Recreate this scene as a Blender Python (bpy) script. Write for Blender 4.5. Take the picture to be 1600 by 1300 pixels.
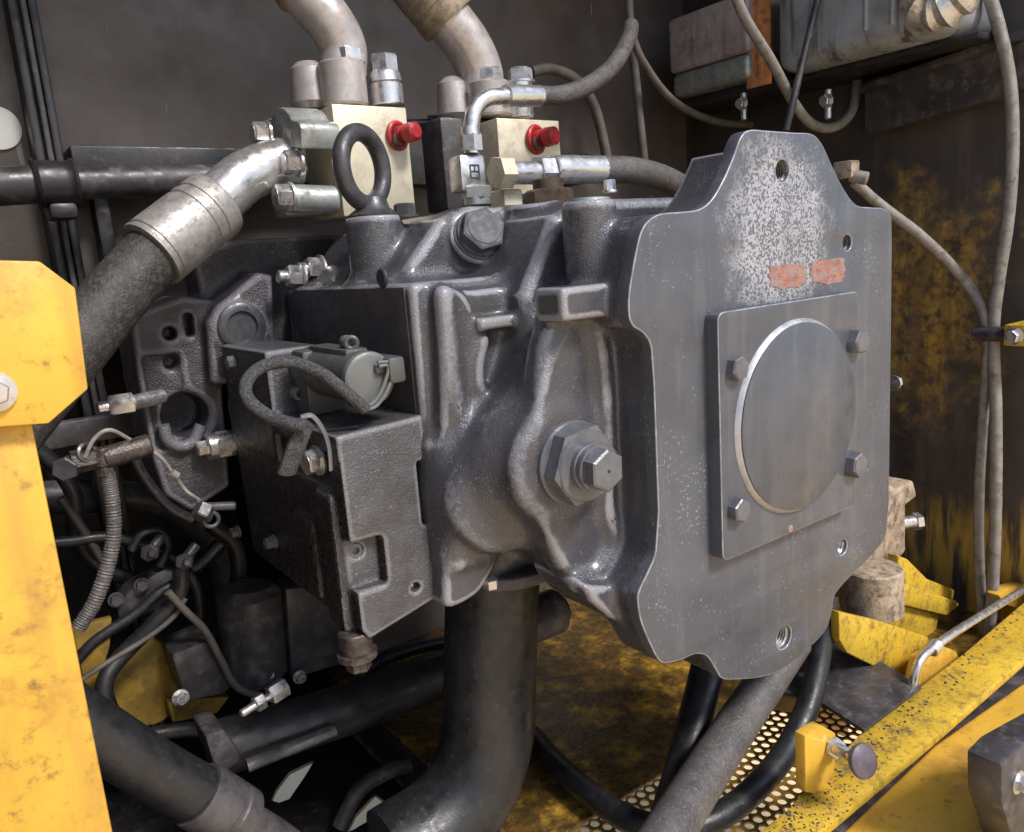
import bpy, bmesh, math, random
import numpy as np
from mathutils import Vector, Matrix
S = bpy.context.scene; COL = S.collection
for o in list(bpy.data.objects): bpy.data.objects.remove(o)
random.seed(4)
# ------------------------------------------------------------------ camera
# world axes = pump axes: X across the end plate, Y along the pump shaft (away), Z up
def camrot(a, b, c):
    right = np.array([math.cos(a), math.sin(a), 0]); fw = np.array([-math.sin(a)*math.cos(b), math.cos(a)*math.cos(b), math.sin(b)])
    dn = np.cross(fw, right); cr, sr = math.cos(c), math.sin(c)
    return np.stack([cr*right+sr*dn, -sr*right+cr*dn, fw], 1)
CR = camrot(-0.61858, -0.199436, 0.075192); CF = 1233.76
def ray(px, py): return CR @ np.array([(px-800)/CF, (py-650)/CF, 1.0])
_d = ray(1118, 682); CC = -_d*(0.5/_d[1])
cam = bpy.data.cameras.new('camera'); camo = bpy.data.objects.new('camera', cam); COL.objects.link(camo)
cam.sensor_width = 36; cam.sensor_fit = 'HORIZONTAL'; cam.lens = CF/1600*36; cam.clip_start = .01; cam.clip_end = 200
m3 = Matrix([[CR[i, 0], -CR[i, 1], -CR[i, 2]] for i in range(3)]).to_4x4(); m3.translation = Vector(CC); camo.matrix_world = m3
S.camera = camo
# ------------------------------------------------------------------ light
w = bpy.data.worlds.new('World'); S.world = w; w.use_nodes = True
nt = w.node_tree; sky = nt.nodes.new('ShaderNodeTexSky'); sky.sky_type = 'NISHITA'; sky.sun_disc = False
SUNDIR = Vector((.18, -.70, .80)).normalized()
elev = math.asin(SUNDIR.z); azim = math.atan2(SUNDIR.x, SUNDIR.y)
sky.sun_elevation = elev; sky.sun_rotation = azim; sky.air_density = 1.0; sky.dust_density = 1.5
bg = nt.nodes['Background']; nt.links.new(sky.outputs[0], bg.inputs[0]); bg.inputs[1].default_value = .105
sun = bpy.data.lights.new('sun', 'SUN'); sun.energy = 2.3; sun.angle = math.radians(12); sun.color = (1, .965, .925)
suno = bpy.data.objects.new('sun', sun); COL.objects.link(suno); suno.rotation_euler = SUNDIR.to_track_quat('Z', 'Y').to_euler()
S.view_settings.view_transform = 'Standard'; S.view_settings.look = 'None'; S.view_settings.gamma = 1
S.view_settings.exposure = 0.72
S.render.resolution_x = 1024; S.render.resolution_y = 832
# ------------------------------------------------------------------ helpers
def at(px, py, Y=None, X=None, Z=None):
    d = ray(px, py); ax, v = (1, Y) if Y is not None else ((0, X) if X is not None else (2, Z))
    return Vector(CC + d*((v-CC[ax])/d[ax]))
def dep(p): return float((CR.T @ (np.array(p)-CC))[2])
def rp(p, px): return px*dep(p)/CF           # pixels to metres at a point

def tag(o, label=None, cat=None, group=None, kind=None):
    for k, v in (('label', label), ('category', cat), ('group', group), ('kind', kind)):
        if v: o[k] = v
    return o
def thing(name, label, cat, loc=(0, 0, 0), group=None):
    o = bpy.data.objects.new(name, None); COL.objects.link(o); o.location = loc; o.empty_display_size = .02
    return tag(o, label, cat, group)
def wloc(o):
    v = Vector((0, 0, 0))
    while o: v += o.location; o = o.parent
    return v
def link(name, me, mat, parent=None, org=None):
    o = bpy.data.objects.new(name, me); COL.objects.link(o)
    if parent is not None: o.parent = parent; base = wloc(parent)
    else: base = Vector((0, 0, 0))
    if org is None:
        n = len(me.vertices); co = np.empty(n*3); me.vertices.foreach_get('co', co); co = co.reshape(-1, 3)
        org = Vector(((co.min(0)+co.max(0))/2)) if n else base
    me.transform(Matrix.Translation(-Vector(org))); o.location = Vector(org)-base
    if mat: me.materials.append(mat)
    return o
class B:
    """collects shapes into ONE mesh object"""
    def __init__(s): s.bm = bmesh.new()
    def done(s, name, mat, parent=None, smooth=35):
        bm = s.bm; bmesh.ops.recalc_face_normals(bm, faces=bm.faces)
        if smooth:
            for f in bm.faces: f.smooth = True
            a = math.radians(smooth)
            for e in bm.edges:
                if len(e.link_faces) == 2 and e.calc_face_angle(0) > a: e.smooth = False
        me = bpy.data.meshes.new(name); bm.to_mesh(me); bm.free()
        return link(name, me, mat, parent)
    def _merge(s, b2, bev=0, seg=2):
        if bev > 0:
            bmesh.ops.recalc_face_normals(b2, faces=b2.faces)
            es = [e for e in b2.edges if len(e.link_faces) == 2 and e.calc_face_angle(0) > .6]
            bmesh.ops.bevel(b2, geom=es, offset=bev, segments=seg, affect='EDGES', profile=.5, clamp_overlap=True)
        me = bpy.data.meshes.new('t'); b2.to_mesh(me); b2.free(); s.bm.from_mesh(me); bpy.data.meshes.remove(me); return s
    def box(s, lo, hi, bev=.003, rot=None, seg=2):
        b2 = bmesh.new(); bmesh.ops.create_cube(b2, size=1); lo = Vector(lo); hi = Vector(hi); c = (lo+hi)/2; d = hi-lo
        M = Matrix.Translation(c) @ (rot.to_4x4() if rot else Matrix()) @ Matrix.Diagonal((abs(d.x), abs(d.y), abs(d.z), 1))
        bmesh.ops.transform(b2, matrix=M, verts=b2.verts); return s._merge(b2, bev, seg)
    def lathe(s, p, axis, prof, n=28, hexes=False, twist=0):
        """prof: list of (along, radius); closed at both ends"""
        p = Vector(p); q = Vector(axis).normalized().to_track_quat('Z', 'Y'); b2 = bmesh.new(); rings = []
        for a, r in prof:
            if r < 1e-6: rings.append([b2.verts.new(p+q @ Vector((0, 0, a)))])
            else: rings.append([b2.verts.new(p+q @ Vector((r*math.cos(2*math.pi*i/n+twist), r*math.sin(2*math.pi*i/n+twist), a))) for i in range(n)])
        for A, Bb in zip(rings, rings[1:]):
            for i in range(n):
                j = (i+1) % n
                if len(A) == 1 and len(Bb) == 1: continue
                if len(A) == 1: b2.faces.new((A[0], Bb[i], Bb[j]))
                elif len(Bb) == 1: b2.faces.new((A[i], A[j], Bb[0]))
                else: b2.faces.new((A[i], A[j], Bb[j], Bb[i]))
        for R in (rings[0], rings[-1]):
            if len(R) > 2: b2.faces.new(R)
        return s._merge(b2)
    def cyl(s, p0, p1, r0, r1=None, n=28, ch=.0015):
        p0 = Vector(p0); p1 = Vector(p1); L = (p1-p0).length; r1 = r0 if r1 is None else r1; ch = min(ch, L*.3, r0*.4, r1*.4)
        return s.lathe(p0, p1-p0, [(0, r0-ch), (ch, r0), (L-ch, r1), (L, r1-ch)], n)
    def hexa(s, p, axis, r, h, twist=.3, ch=.12):
        return s.lathe(p, axis, [(0, r), (h*(1-ch), r), (h, r*.88)], 6, twist=twist)
    def bolt(s, p, axis, r, h, twist=.3, washer=1.25, wh=.18):
        a = Vector(axis).normalized(); p = Vector(p)
        if washer: s.lathe(p-a*h*.05, a, [(0, r*washer), (h*wh, r*washer), (h*wh+.0004, r*washer*.97)], 24); p = p+a*h*wh
        s.hexa(p, a, r, h, twist); s.lathe(p+a*h*.9, a, [(0, r*.8), (h*.12, r*.78)], 20); return s
    def tube(s, pts, r, n=14, res=6, caps=True, flat=1.0):
        P = smoothpath([Vector(p) for p in pts], res) if len(pts) > 2 else [Vector(p) for p in pts]
        m = len(P); rr = r if callable(r) else (lambda t: r)
        b2 = bmesh.new(); rings = []; T0 = (P[1]-P[0]).normalized(); N = T0.orthogonal().normalized()
        for i in range(m):
            T = (P[min(i+1, m-1)]-P[max(i-1, 0)]).normalized()
            N = (N-T*N.dot(T)).normalized(); Bn = T.cross(N); k = rr(i/(m-1))
            rings.append([b2.verts.new(P[i]+N*k*math.cos(2*math.pi*j/n)+Bn*k*flat*math.sin(2*math.pi*j/n)) for j in range(n)])
        for A, Bb in zip(rings, rings[1:]):
            for i in range(n): b2.faces.new((A[i], A[(i+1) % n], Bb[(i+1) % n], Bb[i]))
        if caps: b2.faces.new(rings[0]); b2.faces.new(rings[-1])
        return s._merge(b2)
    def prism(s, poly, vec, bev=.002, seg=2):
        """poly: 3-D loop, extruded along vec"""
        b2 = bmesh.new(); v = Vector(vec); A = [b2.verts.new(Vector(p)) for p in poly]; C2 = [b2.verts.new(Vector(p)+v) for p in poly]
        b2.faces.new(A); b2.faces.new(C2); n = len(A)
        for i in range(n): b2.faces.new((A[i], A[(i+1) % n], C2[(i+1) % n], C2[i]))
        return s._merge(b2, bev, seg)
    def torus(s, c, axis, R, r, n=40, m=14, sx=1, sz=1):
        q = Vector(axis).normalized().to_track_quat('Z', 'Y'); c = Vector(c); b2 = bmesh.new()
        g = [[b2.verts.new(c+q @ Vector(((R+r*math.cos(2*math.pi*j/m))*math.cos(2*math.pi*i/n)*sx, (R+r*math.cos(2*math.pi*j/m))*math.sin(2*math.pi*i/n)*sz, r*math.sin(2*math.pi*j/m)))) for j in range(m)] for i in range(n)]
        for i in range(n):
            for j in range(m): b2.faces.new((g[i][j], g[(i+1) % n][j], g[(i+1) % n][(j+1) % m], g[i][(j+1) % m]))
        return s._merge(b2)
def smoothpath(P, res):
    out = []; n = len(P)
    for i in range(n-1):
        p0 = P[i-1] if i else P[0]*2-P[1]; p1 = P[i]; p2 = P[i+1]; p3 = P[i+2] if i+2 < n else P[-1]*2-P[-2]
        for k in range(res):
            t = k/res; out.append(.5*((2*p1)+(p2-p0)*t+(2*p0-5*p1+4*p2-p3)*t*t+(3*p1-p0-3*p2+p3)*t**3))
    out.append(P[-1]); return out
def curve_plate(name, loops, y0, y1, bev, mat, parent, flat=False, edge=None):
    """2-D outline (X,Z) with holes, extruded from y0 to y1 with a bevelled edge"""
    cu = bpy.data.curves.new(name, 'CURVE'); cu.dimensions = '2D'; cu.fill_mode = 'BOTH'; th = (y1-y0)/2
    cu.extrude = th-bev; cu.bevel_depth = bev; cu.bevel_resolution = 2; cu.offset = -bev
    for L in loops:
        sp = cu.splines.new('POLY'); sp.points.add(len(L)-1); sp.use_cyclic_u = True
        for i, (x, z) in enumerate(L): sp.points[i].co = (x, z, 0, 1)
    o = bpy.data.objects.new('t', cu); COL.objects.link(o)
    dg = bpy.context.evaluated_depsgraph_get(); me = bpy.data.meshes.new_from_object(o.evaluated_get(dg)); bpy.data.objects.remove(o)
    me.transform(Matrix.Translation((0, 0, (y0+y1)/2)) if flat else Matrix.Translation((0, (y0+y1)/2, 0)) @ Matrix.Rotation(math.pi/2, 4, 'X'))
    bm = bmesh.new(); bm.from_mesh(me); bmesh.ops.remove_doubles(bm, verts=bm.verts, dist=1e-6); bpy.data.meshes.remove(me)
    b = B(); b.bm.free(); b.bm = bm; bm.normal_update()
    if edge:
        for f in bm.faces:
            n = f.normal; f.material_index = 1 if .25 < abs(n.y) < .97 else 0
    o = b.done(name, mat, parent, 30)
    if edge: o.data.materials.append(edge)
    return o
def cat2(pts, res=6):
    n = len(pts); out = []
    for i in range(n):
        p0, p1, p2, p3 = [np.array(pts[(i+k-1) % n][:2]) for k in range(4)]
        if len(pts[i]) > 2 or len(pts[(i+1) % n]) > 2: # straight segment
            out += [tuple(p1*(1-t)+p2*t) for t in (0, .5)]; continue
        for k in range(res):
            t = k/res; out.append(tuple(.5*((2*p1)+(p2-p0)*t+(2*p0-5*p1+4*p2-p3)*t*t+(3*p1-p0-3*p2+p3)*t**3)))
    return out
def circ(x, z, r, n=28): return [(x+r*math.cos(2*math.pi*i/n), z+r*math.sin(2*math.pi*i/n)) for i in range(n)]
# ------------------------------------------------------------------ signed-distance castings
class SDF:
    def __init__(s, lo, hi, h):
        s.h = h; s.lo = np.array(lo, float); n = np.ceil((np.array(hi)-s.lo)/h).astype(int)+1
        s.ax = [s.lo[i]+h*np.arange(n[i]) for i in range(3)]; s.F = np.full(n, .1, np.float32)
    def sub(s, lo, hi, pad):
        sl = []
        for i in range(3):
            a = max(0, int((lo[i]-pad-s.lo[i])/s.h)); b = min(len(s.ax[i]), int((hi[i]+pad-s.lo[i])/s.h)+2); sl.append(slice(a, max(a, b)))
        X, Y, Z = [s.ax[i][sl[i]].astype(np.float32) for i in range(3)]
        return tuple(sl), X[:, None, None], Y[None, :, None], Z[None, None, :]
    def comb(s, sl, d, k, cut):
        F = s.F[sl]
        if cut: d = -d; hh = np.maximum(k-np.abs(F-d), 0)/k; s.F[sl] = np.maximum(F, d)+hh*hh*k/4
        else: hh = np.maximum(k-np.abs(F-d), 0)/k; s.F[sl] = np.minimum(F, d)-hh*hh*k/4
    def box(s, lo, hi, r=.004, k=.008, cut=False):
        sl, X, Y, Z = s.sub(lo, hi, k+.03); c = [(a+b)/2 for a, b in zip(lo, hi)]; e = [(b-a)/2-r for a, b in zip(lo, hi)]
        q = [np.abs(X-c[0])-e[0], np.abs(Y-c[1])-e[1], np.abs(Z-c[2])-e[2]]
        d = np.sqrt(np.maximum(q[0], 0)**2+np.maximum(q[1], 0)**2+np.maximum(q[2], 0)**2)+np.minimum(np.maximum(np.maximum(q[0], q[1]), q[2]), 0)-r
        s.comb(sl, d, k, cut)
    def path(s, pts, r, k=.012):
        P = np.array([tuple(p) for p in smoothpath([Vector(p) for p in pts], 4)]); sl, X, Y, Z = s.sub(P.min(0)-r, P.max(0)+r, k+.02); D = None
        for a, b in zip(P, P[1:]):
            e = b-a; L2 = max(float(e@e), 1e-12)
            t = np.clip(((X-a[0])*e[0]+(Y-a[1])*e[1]+(Z-a[2])*e[2])/L2, 0, 1)
            d = (X-a[0]-t*e[0])**2+(Y-a[1]-t*e[1])**2+(Z-a[2]-t*e[2])**2; D = d if D is None else np.minimum(D, d)
        s.comb(sl, (np.sqrt(D)-r).astype(np.float32), k, False)
    def cyl(s, p0, p1, r, rr=.004, k=.008, cut=False, r1=None):
        p0 = np.array(p0, float); p1 = np.array(p1, float); L = np.linalg.norm(p1-p0); a = (p1-p0)/L; R = max(r, r1 or 0)
        sl, X, Y, Z = s.sub(np.minimum(p0, p1)-R, np.maximum(p0, p1)+R, k+.03)
        dx, dy, dz = X-p0[0], Y-p0[1], Z-p0[2]; t = dx*a[0]+dy*a[1]+dz*a[2]
        rad = np.sqrt(np.maximum(dx*dx+dy*dy+dz*dz-t*t, 0)); rl = r if r1 is None else r+(r1-r)*np.clip(t/L, 0, 1)
        q0 = rad-(rl-rr); q1 = np.abs(t-L/2)-(L/2-rr)
        d = np.sqrt(np.maximum(q0, 0)**2+np.maximum(q1, 0)**2)+np.minimum(np.maximum(q0, q1), 0)-rr
        s.comb(sl, d, k, cut)
    def poly(s, pts, axis, a0, a1, r=.004, k=.008, cut=False):
        """polygon in the plane across axis (0:YZ 1:XZ 2:XY), from a0 to a1"""
        P = np.array(pts, float); o = [i for i in range(3) if i != axis]; lo = [0]*3; hi = [0]*3
        lo[axis], hi[axis] = a0, a1
        for j, i in enumerate(o): lo[i], hi[i] = P[:, j].min(), P[:, j].max()
        sl, X, Y, Z = s.sub(lo, hi, k+.03); G = [X, Y, Z]
        U = G[o[0]].reshape(-1)[:, None]; V = G[o[1]].reshape(-1)[None, :]
        D = np.full((U.shape[0], V.shape[1]), 1e9); ins = np.zeros(D.shape, bool)
        for i in range(len(P)):
            a, b = P[i], P[(i+1) % len(P)]; e = b-a
            if e@e < 1e-14: continue
            wx, wy = U-a[0], V-a[1]; t = np.clip((wx*e[0]+wy*e[1])/(e@e), 0, 1); D = np.minimum(D, (wx-e[0]*t)**2+(wy-e[1]*t)**2)
            if a[1] != b[1]: ins ^= ((a[1] > V) != (b[1] > V)) & (U < (b[0]-a[0])*(V-a[1])/(b[1]-a[1])+a[0])
        D = np.sqrt(D)*np.where(ins, -1, 1); D = np.expand_dims(D.astype(np.float32), axis)
        q0 = D+r; q1 = np.abs(G[axis]-(a0+a1)/2)-((a1-a0)/2-r)
        d = np.sqrt(np.maximum(q0, 0)**2+np.maximum(q1, 0)**2)+np.minimum(np.maximum(q0, q1), 0)-r
        s.comb(sl, d, k, cut)
    def mesh(s, name):
        F = s.F.copy(); F[0] = F[-1] = .1; F[:, 0] = F[:, -1] = .1; F[:, :, 0] = F[:, :, -1] = .1
        neg = F < 0; n = np.array(F.shape)-1
        cnt = sum(neg[i:i+n[0], j:j+n[1], k:k+n[2]].astype(np.int8) for i in (0, 1) for j in (0, 1) for k in (0, 1))
        cells = np.argwhere((cnt > 0) & (cnt < 8)); idx = np.full(n, -1, np.int64); idx[tuple(cells.T)] = np.arange(len(cells))
        acc = np.zeros((len(cells), 3)); num = np.zeros(len(cells))
        cs = [(i, j, k) for i in (0, 1) for j in (0, 1) for k in (0, 1)]
        for a in cs:
            for ax in range(3):
                if a[ax]: continue
                b = list(a); b[ax] = 1
                fa = F[tuple((cells+a).T)].astype(float); fb = F[tuple((cells+b).T)].astype(float); mk = (fa < 0) != (fb < 0)
                t = np.where(mk, fa/np.where(mk, fa-fb, 1), 0); pos = np.tile(np.array(a, float), (len(cells), 1)); pos[:, ax] += t
                acc[mk] += pos[mk]; num[mk] += 1
        V = s.lo+(cells+acc/num[:, None])*s.h; Q = []
        for ax in range(3):
            u, v = (ax+1) % 3, (ax+2) % 3
            sa = [slice(None)]*3; sb = [slice(None)]*3; sa[ax] = slice(0, -1); sb[ax] = slice(1, None)
            E = np.argwhere(neg[tuple(sa)] != neg[tuple(sb)]); E = E[(E[:, u] > 0) & (E[:, v] > 0) & (E[:, u] < n[u]) & (E[:, v] < n[v])]
            def id_(du, dv):
                c = E.copy(); c[:, u] -= du; c[:, v] -= dv; return idx[tuple(c.T)]
            q = np.stack([id_(1, 1), id_(0, 1), id_(0, 0), id_(1, 0)], 1); fl = ~neg[tuple(E.T)]; q[fl] = q[fl][:, ::-1]; Q.append(q)
        Q = np.concatenate(Q)
        # light Laplacian pass takes the grid steps off the surface
        for it in range(2):
            A = np.zeros_like(V); c = np.zeros(len(V))
            for i in range(4):
                np.add.at(A, Q[:, i], V[Q[:, (i+1) % 4]]+V[Q[:, (i+3) % 4]]); np.add.at(c, Q[:, i], 2)
            V = V*.5+.5*A/np.maximum(c, 1)[:, None]
        me = bpy.data.meshes.new(name); me.vertices.add(len(V)); me.vertices.foreach_set('co', V.ravel())
        me.loops.add(Q.size); me.loops.foreach_set('vertex_index', Q.ravel().astype(np.int32)); me.polygons.add(len(Q))
        me.polygons.foreach_set('loop_start', np.arange(0, Q.size, 4, dtype=np.int32)); me.polygons.foreach_set('loop_total', np.full(len(Q), 4, np.int32))
        me.update(calc_edges=True); me.polygons.foreach_set('use_smooth', np.ones(len(Q), bool)); me.validate(); return me
# ------------------------------------------------------------------ materials
def mat(name, base, rough=.5, metal=0., var=.25, vs=25., bump=.0, bs=500., dirt=None, dirt2=None, spec=.5, rvar=.15, streak=None, ridge_highlight=None, coat=0, hook=None):
    """dirt = (colour, amount 0..1, scale, roughness); streak = (colour, amount, scale) vertical runs; ridge_highlight = (colour, amount) gloss highlights painted on convex edges"""
    m = bpy.data.materials.new(name); m.use_nodes = True; T = m.node_tree; N = T.nodes; L = T.links
    bs_ = N['Principled BSDF']; tc = N.new('ShaderNodeTexCoord'); geo = N.new('ShaderNodeNewGeometry')
    P = geo.outputs['Position']
    def noise(scale, det=5, ro=.6, vec=None):
        n = N.new('ShaderNodeTexNoise'); n.inputs['Scale'].default_value = scale; n.inputs['Detail'].default_value = det; n.inputs['Roughness'].default_value = ro
        L.new(vec or P, n.inputs['Vector']); return n.outputs[0]
    def ramp(v, a, b):
        n = N.new('ShaderNodeMapRange'); n.inputs[1].default_value = a; n.inputs[2].default_value = b; n.clamp = True; n.interpolation_type = 'SMOOTHSTEP'; L.new(v, n.inputs[0]); return n.outputs[0]
    def math_(op, a, b=None):
        n = N.new('ShaderNodeMath'); n.operation = op
        for i, v in enumerate((a, b)):
            if v is None: continue
            if isinstance(v, (int, float)): n.inputs[i].default_value = v
            else: L.new(v, n.inputs[i])
        return n.outputs[0]
    def mix(f, a, b):
        n = N.new('ShaderNodeMix'); n.data_type = 'RGBA'
        if isinstance(f, (int, float)): n.inputs[0].default_value = f
        else: L.new(f, n.inputs[0])
        for i, v in ((6, a), (7, b)):
            if isinstance(v, tuple): n.inputs[i].default_value = (*v[:3], 1)
            else: L.new(v, n.inputs[i])
        return n.outputs[2]
    n1 = noise(vs); c = mix(ramp(n1, .25, .75), tuple(x*(1-var) for x in base), tuple(min(1, x*(1+var)) for x in base))
    r = math_('ADD', math_('MULTIPLY', ramp(noise(vs*2.3), .3, .7), rvar*2), rough-rvar)
    mt = None
    for dd in (dirt, dirt2):
        if dd:
            lo = .75-dd[1]*.5; f = ramp(noise(dd[2], 9, .72), lo-.10, lo+.13); f = math_('MULTIPLY', f, .9)
            c = mix(f, c, dd[0]); rr = N.new('ShaderNodeMix'); L.new(f, rr.inputs[0]); L.new(r, rr.inputs[2]); rr.inputs[3].default_value = dd[3]; r = rr.outputs[0]
            if metal: mt = math_('MULTIPLY', math_('SUBTRACT', 1, f), mt if mt else metal)
    if streak:
        mp = N.new('ShaderNodeMapping'); mp.inputs['Scale'].default_value = (1, 1, .07); L.new(P, mp.inputs[0])
        f = math_('MULTIPLY', ramp(noise(streak[2], 6, .6, mp.outputs[0]), .5, .68), streak[1]); c = mix(f, c, streak[0])
    if ridge_highlight:
        f = math_('MULTIPLY', ramp(math_('ADD', geo.outputs['Pointiness'], math_('MULTIPLY', math_('SUBTRACT', noise(160), .5), .012)), .5035, .516), ridge_highlight[1]); c = mix(f, c, ridge_highlight[0])  # paler ridges put the gloss highlights of the castings into the colour
    K = dict(N=N, L=L, P=P, noise=noise, ramp=ramp, math=math_, mix=mix, tc=tc)
    if hook: c, r = hook(K, c, r)
    L.new(c, bs_.inputs['Base Color']); L.new(r, bs_.inputs['Roughness'])
    if mt: L.new(mt, bs_.inputs['Metallic'])
    else: bs_.inputs['Metallic'].default_value = metal
    bs_.inputs['Specular IOR Level'].default_value = spec
    if coat: bs_.inputs['Coat Weight'].default_value = coat; bs_.inputs['Coat Roughness'].default_value = .2
    if bump:
        b = N.new('ShaderNodeBump'); b.inputs['Strength'].default_value = bump; b.inputs['Distance'].default_value = .003
        L.new(math_('ADD', noise(bs, 3, .55), math_('MULTIPLY', noise(bs*.12, 3), .8)), b.inputs['Height']); L.new(b.outputs[0], bs_.inputs['Normal'])
    return m
# ------------------------------------------------------------------ materials of this place
def speckle(K, c, r):
    N, L = K['N'], K['L']; sep = N.new('ShaderNodeSeparateXYZ'); L.new(K['P'], sep.inputs[0]); m = K['math']
    ex = m('MULTIPLY', m('SUBTRACT', sep.outputs[0], SPK[0]), 1/.088); ez = m('MULTIPLY', m('SUBTRACT', sep.outputs[2], SPK[1]), 1/.098)
    rad = m('SQRT', m('ADD', m('MULTIPLY', ex, ex), m('MULTIPLY', ez, ez)))
    fall = K['ramp'](m('ADD', rad, m('MULTIPLY', m('SUBTRACT', K['noise'](45), .5), 1.1)), 1.15, .62)
    f = m('MULTIPLY', K['ramp'](m('ADD', K['noise'](400, 2, .5), m('MULTIPLY', K['noise'](50), .30)), .60, .66), fall)
    f2 = m('MULTIPLY', fall, .30)
    c = K['mix'](f2, c, (.15, .15, .165)); mp = N.new('ShaderNodeMapping'); mp.inputs['Scale'].default_value = (1, 1, .16); L.new(K['P'], mp.inputs[0]); f = m('MULTIPLY', f, m('ADD', .7, m('MULTIPLY', K['ramp'](K['noise'](42, 4, .6, mp.outputs[0]), .35, .6), .3))); c = K['mix'](f, c, (.33, .33, .36))
    # faint scuffs spread over the whole plate
    g = m('MULTIPLY', K['ramp'](m('ADD', K['noise'](300, 2, .5), m('MULTIPLY', K['noise'](22), .5)), .90, 1.0), .5); c = K['mix'](g, c, (.36, .36, .38))
    return c, m('ADD', r, m('MULTIPLY', f, .2))
SPK = (.128, .195)
def flecks(K, c, r):
    m = K['math']; g = m('MULTIPLY', K['ramp'](m('ADD', K['noise'](330, 2, .5), m('MULTIPLY', K['noise'](30), .4)), .85, .95), .30)
    return K['mix'](g, c, (.36, .35, .37)), r
PLATE = mat('grey_plate_paint', (.078, .082, .097), .38, 0, .16, 14, .10, 700, streak=((.125, .128, .145), .45, 60), hook=speckle)
COVER = mat('grey_cover_paint', (.077, .081, .096), .36, 0, .16, 18, .08, 700, streak=((.115, .118, .132), .5, 70))
EDGE = mat('edge_highlight_paint', (.30, .30, .335), .36, .2, .4, 60, .05, 700)  # pale bevel tone that paints in the bright sheen along the edges
RIMM = mat('bare_turned_steel', (.46, .46, .49), .42, .55, .1, 60, .05, 900)
CAST = mat('grey_cast_iron_paint', (.058, .058, .071), .23, 0, .25, 22, .42, 560, coat=.5, ridge_highlight=((.33, .33, .36), .70), dirt=((.055, .05, .048), .42, 22, .55), hook=flecks)
CASTR = mat('regulator_cast_paint', (.074, .072, .082), .28, 0, .22, 26, .58, 480, coat=.15, ridge_highlight=((.30, .30, .31), .38), dirt=((.05, .046, .045), .45, 24, .5), hook=flecks)
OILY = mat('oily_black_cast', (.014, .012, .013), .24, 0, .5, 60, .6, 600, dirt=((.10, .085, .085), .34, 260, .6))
PAD = mat('machined_pad_dark', (.045, .040, .044), .48, 0, .3, 30, .12, 700, dirt=((.20, .17, .18), .16, 330, .7))
NUTM = mat('painted_nut_grey', (.125, .128, .142), .30, .2, .15, 60, .08, 800)
DULL = mat('dull_grey_nut', (.105, .105, .118), .62, 0, .2, 60, .12, 700, spec=.3)
NUTD = mat('dark_steel', (.075, .073, .08), .38, .4, .3, 60, .1, 700)
ZINC = mat('zinc_steel', (.62, .60, .60), .30, .85, .18, 40, .06, 700, dirt=((.16, .13, .11), .24, 110, .7))
ZINCG = mat('greenish_zinc_flange', (.40, .42, .40), .38, .6, .2, 35, .12, 500, dirt=((.10, .09, .08), .38, 50, .6))
PIPE = mat('brushed_pipe_steel', (.66, .64, .62), .27, .8, .10, 30, .03, 400, dirt=((.40, .37, .34), .16, 90, .5))
PIPEC = mat('cream_pipe', (.45, .41, .395), .36, .45, .2, 25, .06, 300, dirt=((.30, .24, .19), .34, 90, .6))
CRIMP = mat('scuffed_crimp_steel', (.40, .37, .35), .42, .6, .25, 45, .12, 300, dirt=((.20, .18, .165), .40, 130, .6))
CRIMPB = mat('brown_crimp_steel', (.30, .24, .17), .5, .4, .25, 45, .12, 300, dirt=((.10, .075, .05), .42, 55, .7))
CREAM = mat('cream_zinc_block', (.62, .555, .42), .40, .25, .10, 30, .03, 600, dirt=((.32, .26, .18), .30, 28, .6), dirt2=((.20, .15, .10), .10, 140, .7))
RED = mat('red_cap_plastic', (.40, .018, .022), .42, 0, .3, 60, dirt=((.16, .03, .025), .3, 90, .6))
BRASS = mat('rusty_brass', (.085, .06, .042), .38, .4, .4, 90, .2, 500, dirt=((.085, .045, .028), .5, 140, .6))
RUB = mat('black_rubber', (.015, .015, .017), .40, 0, .3, 30, .10, 500, dirt=((.06, .055, .052), .20, 120, .7))
RUBD = mat('dusty_black_rubber', (.036, .033, .031), .55, 0, .35, 40, .45, 420, dirt=((.095, .083, .07), .40, 170, .8))
RUBG = mat('grey_hose_rubber', (.085, .077, .075), .42, 0, .3, 40, .35, 420, dirt=((.17, .15, .145), .36, 260, .6))
CABLE = mat('grey_cable_sheath', (.24, .22, .20), .60, 0, .22, 50, .06, 500, dirt=((.10, .085, .075), .36, 60, .8))
CABLED = mat('dark_cable_sheath', (.105, .092, .080), .62, 0, .25, 50, .06, 500)
BRAID = mat('braided_sleeve', (.05, .049, .052), .6, 0, .5, 300, .9, 900, dirt=((.17, .165, .17), .40, 420, .8))
def scuffs(K, c, r):
    N, L = K['N'], K['L']; m = K['math']
    for rot, sc, th in (((0, .9, 0), (90, 1, 9), .70), ((0, -.5, 0), (70, 1, 6), .715), ((0, .2, 0), (14, 1, 60), .72)):
        mp = N.new('ShaderNodeMapping'); mp.inputs['Rotation'].default_value = rot; mp.inputs['Scale'].default_value = sc; L.new(K['P'], mp.inputs[0])
        c = K['mix'](m('MULTIPLY', K['ramp'](K['noise'](1.0, 3, .55, mp.outputs[0]), th, th+.04), .7), c, (.30, .27, .25))
    return c, r
WALL = mat('dark_panel_paint', (.094, .079, .073), .46, 0, .30, 5, .06, 250, dirt=((.125, .112, .108), .34, 8, .65), dirt2=((.20, .18, .17), .10, 120, .8), hook=scuffs)
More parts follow.
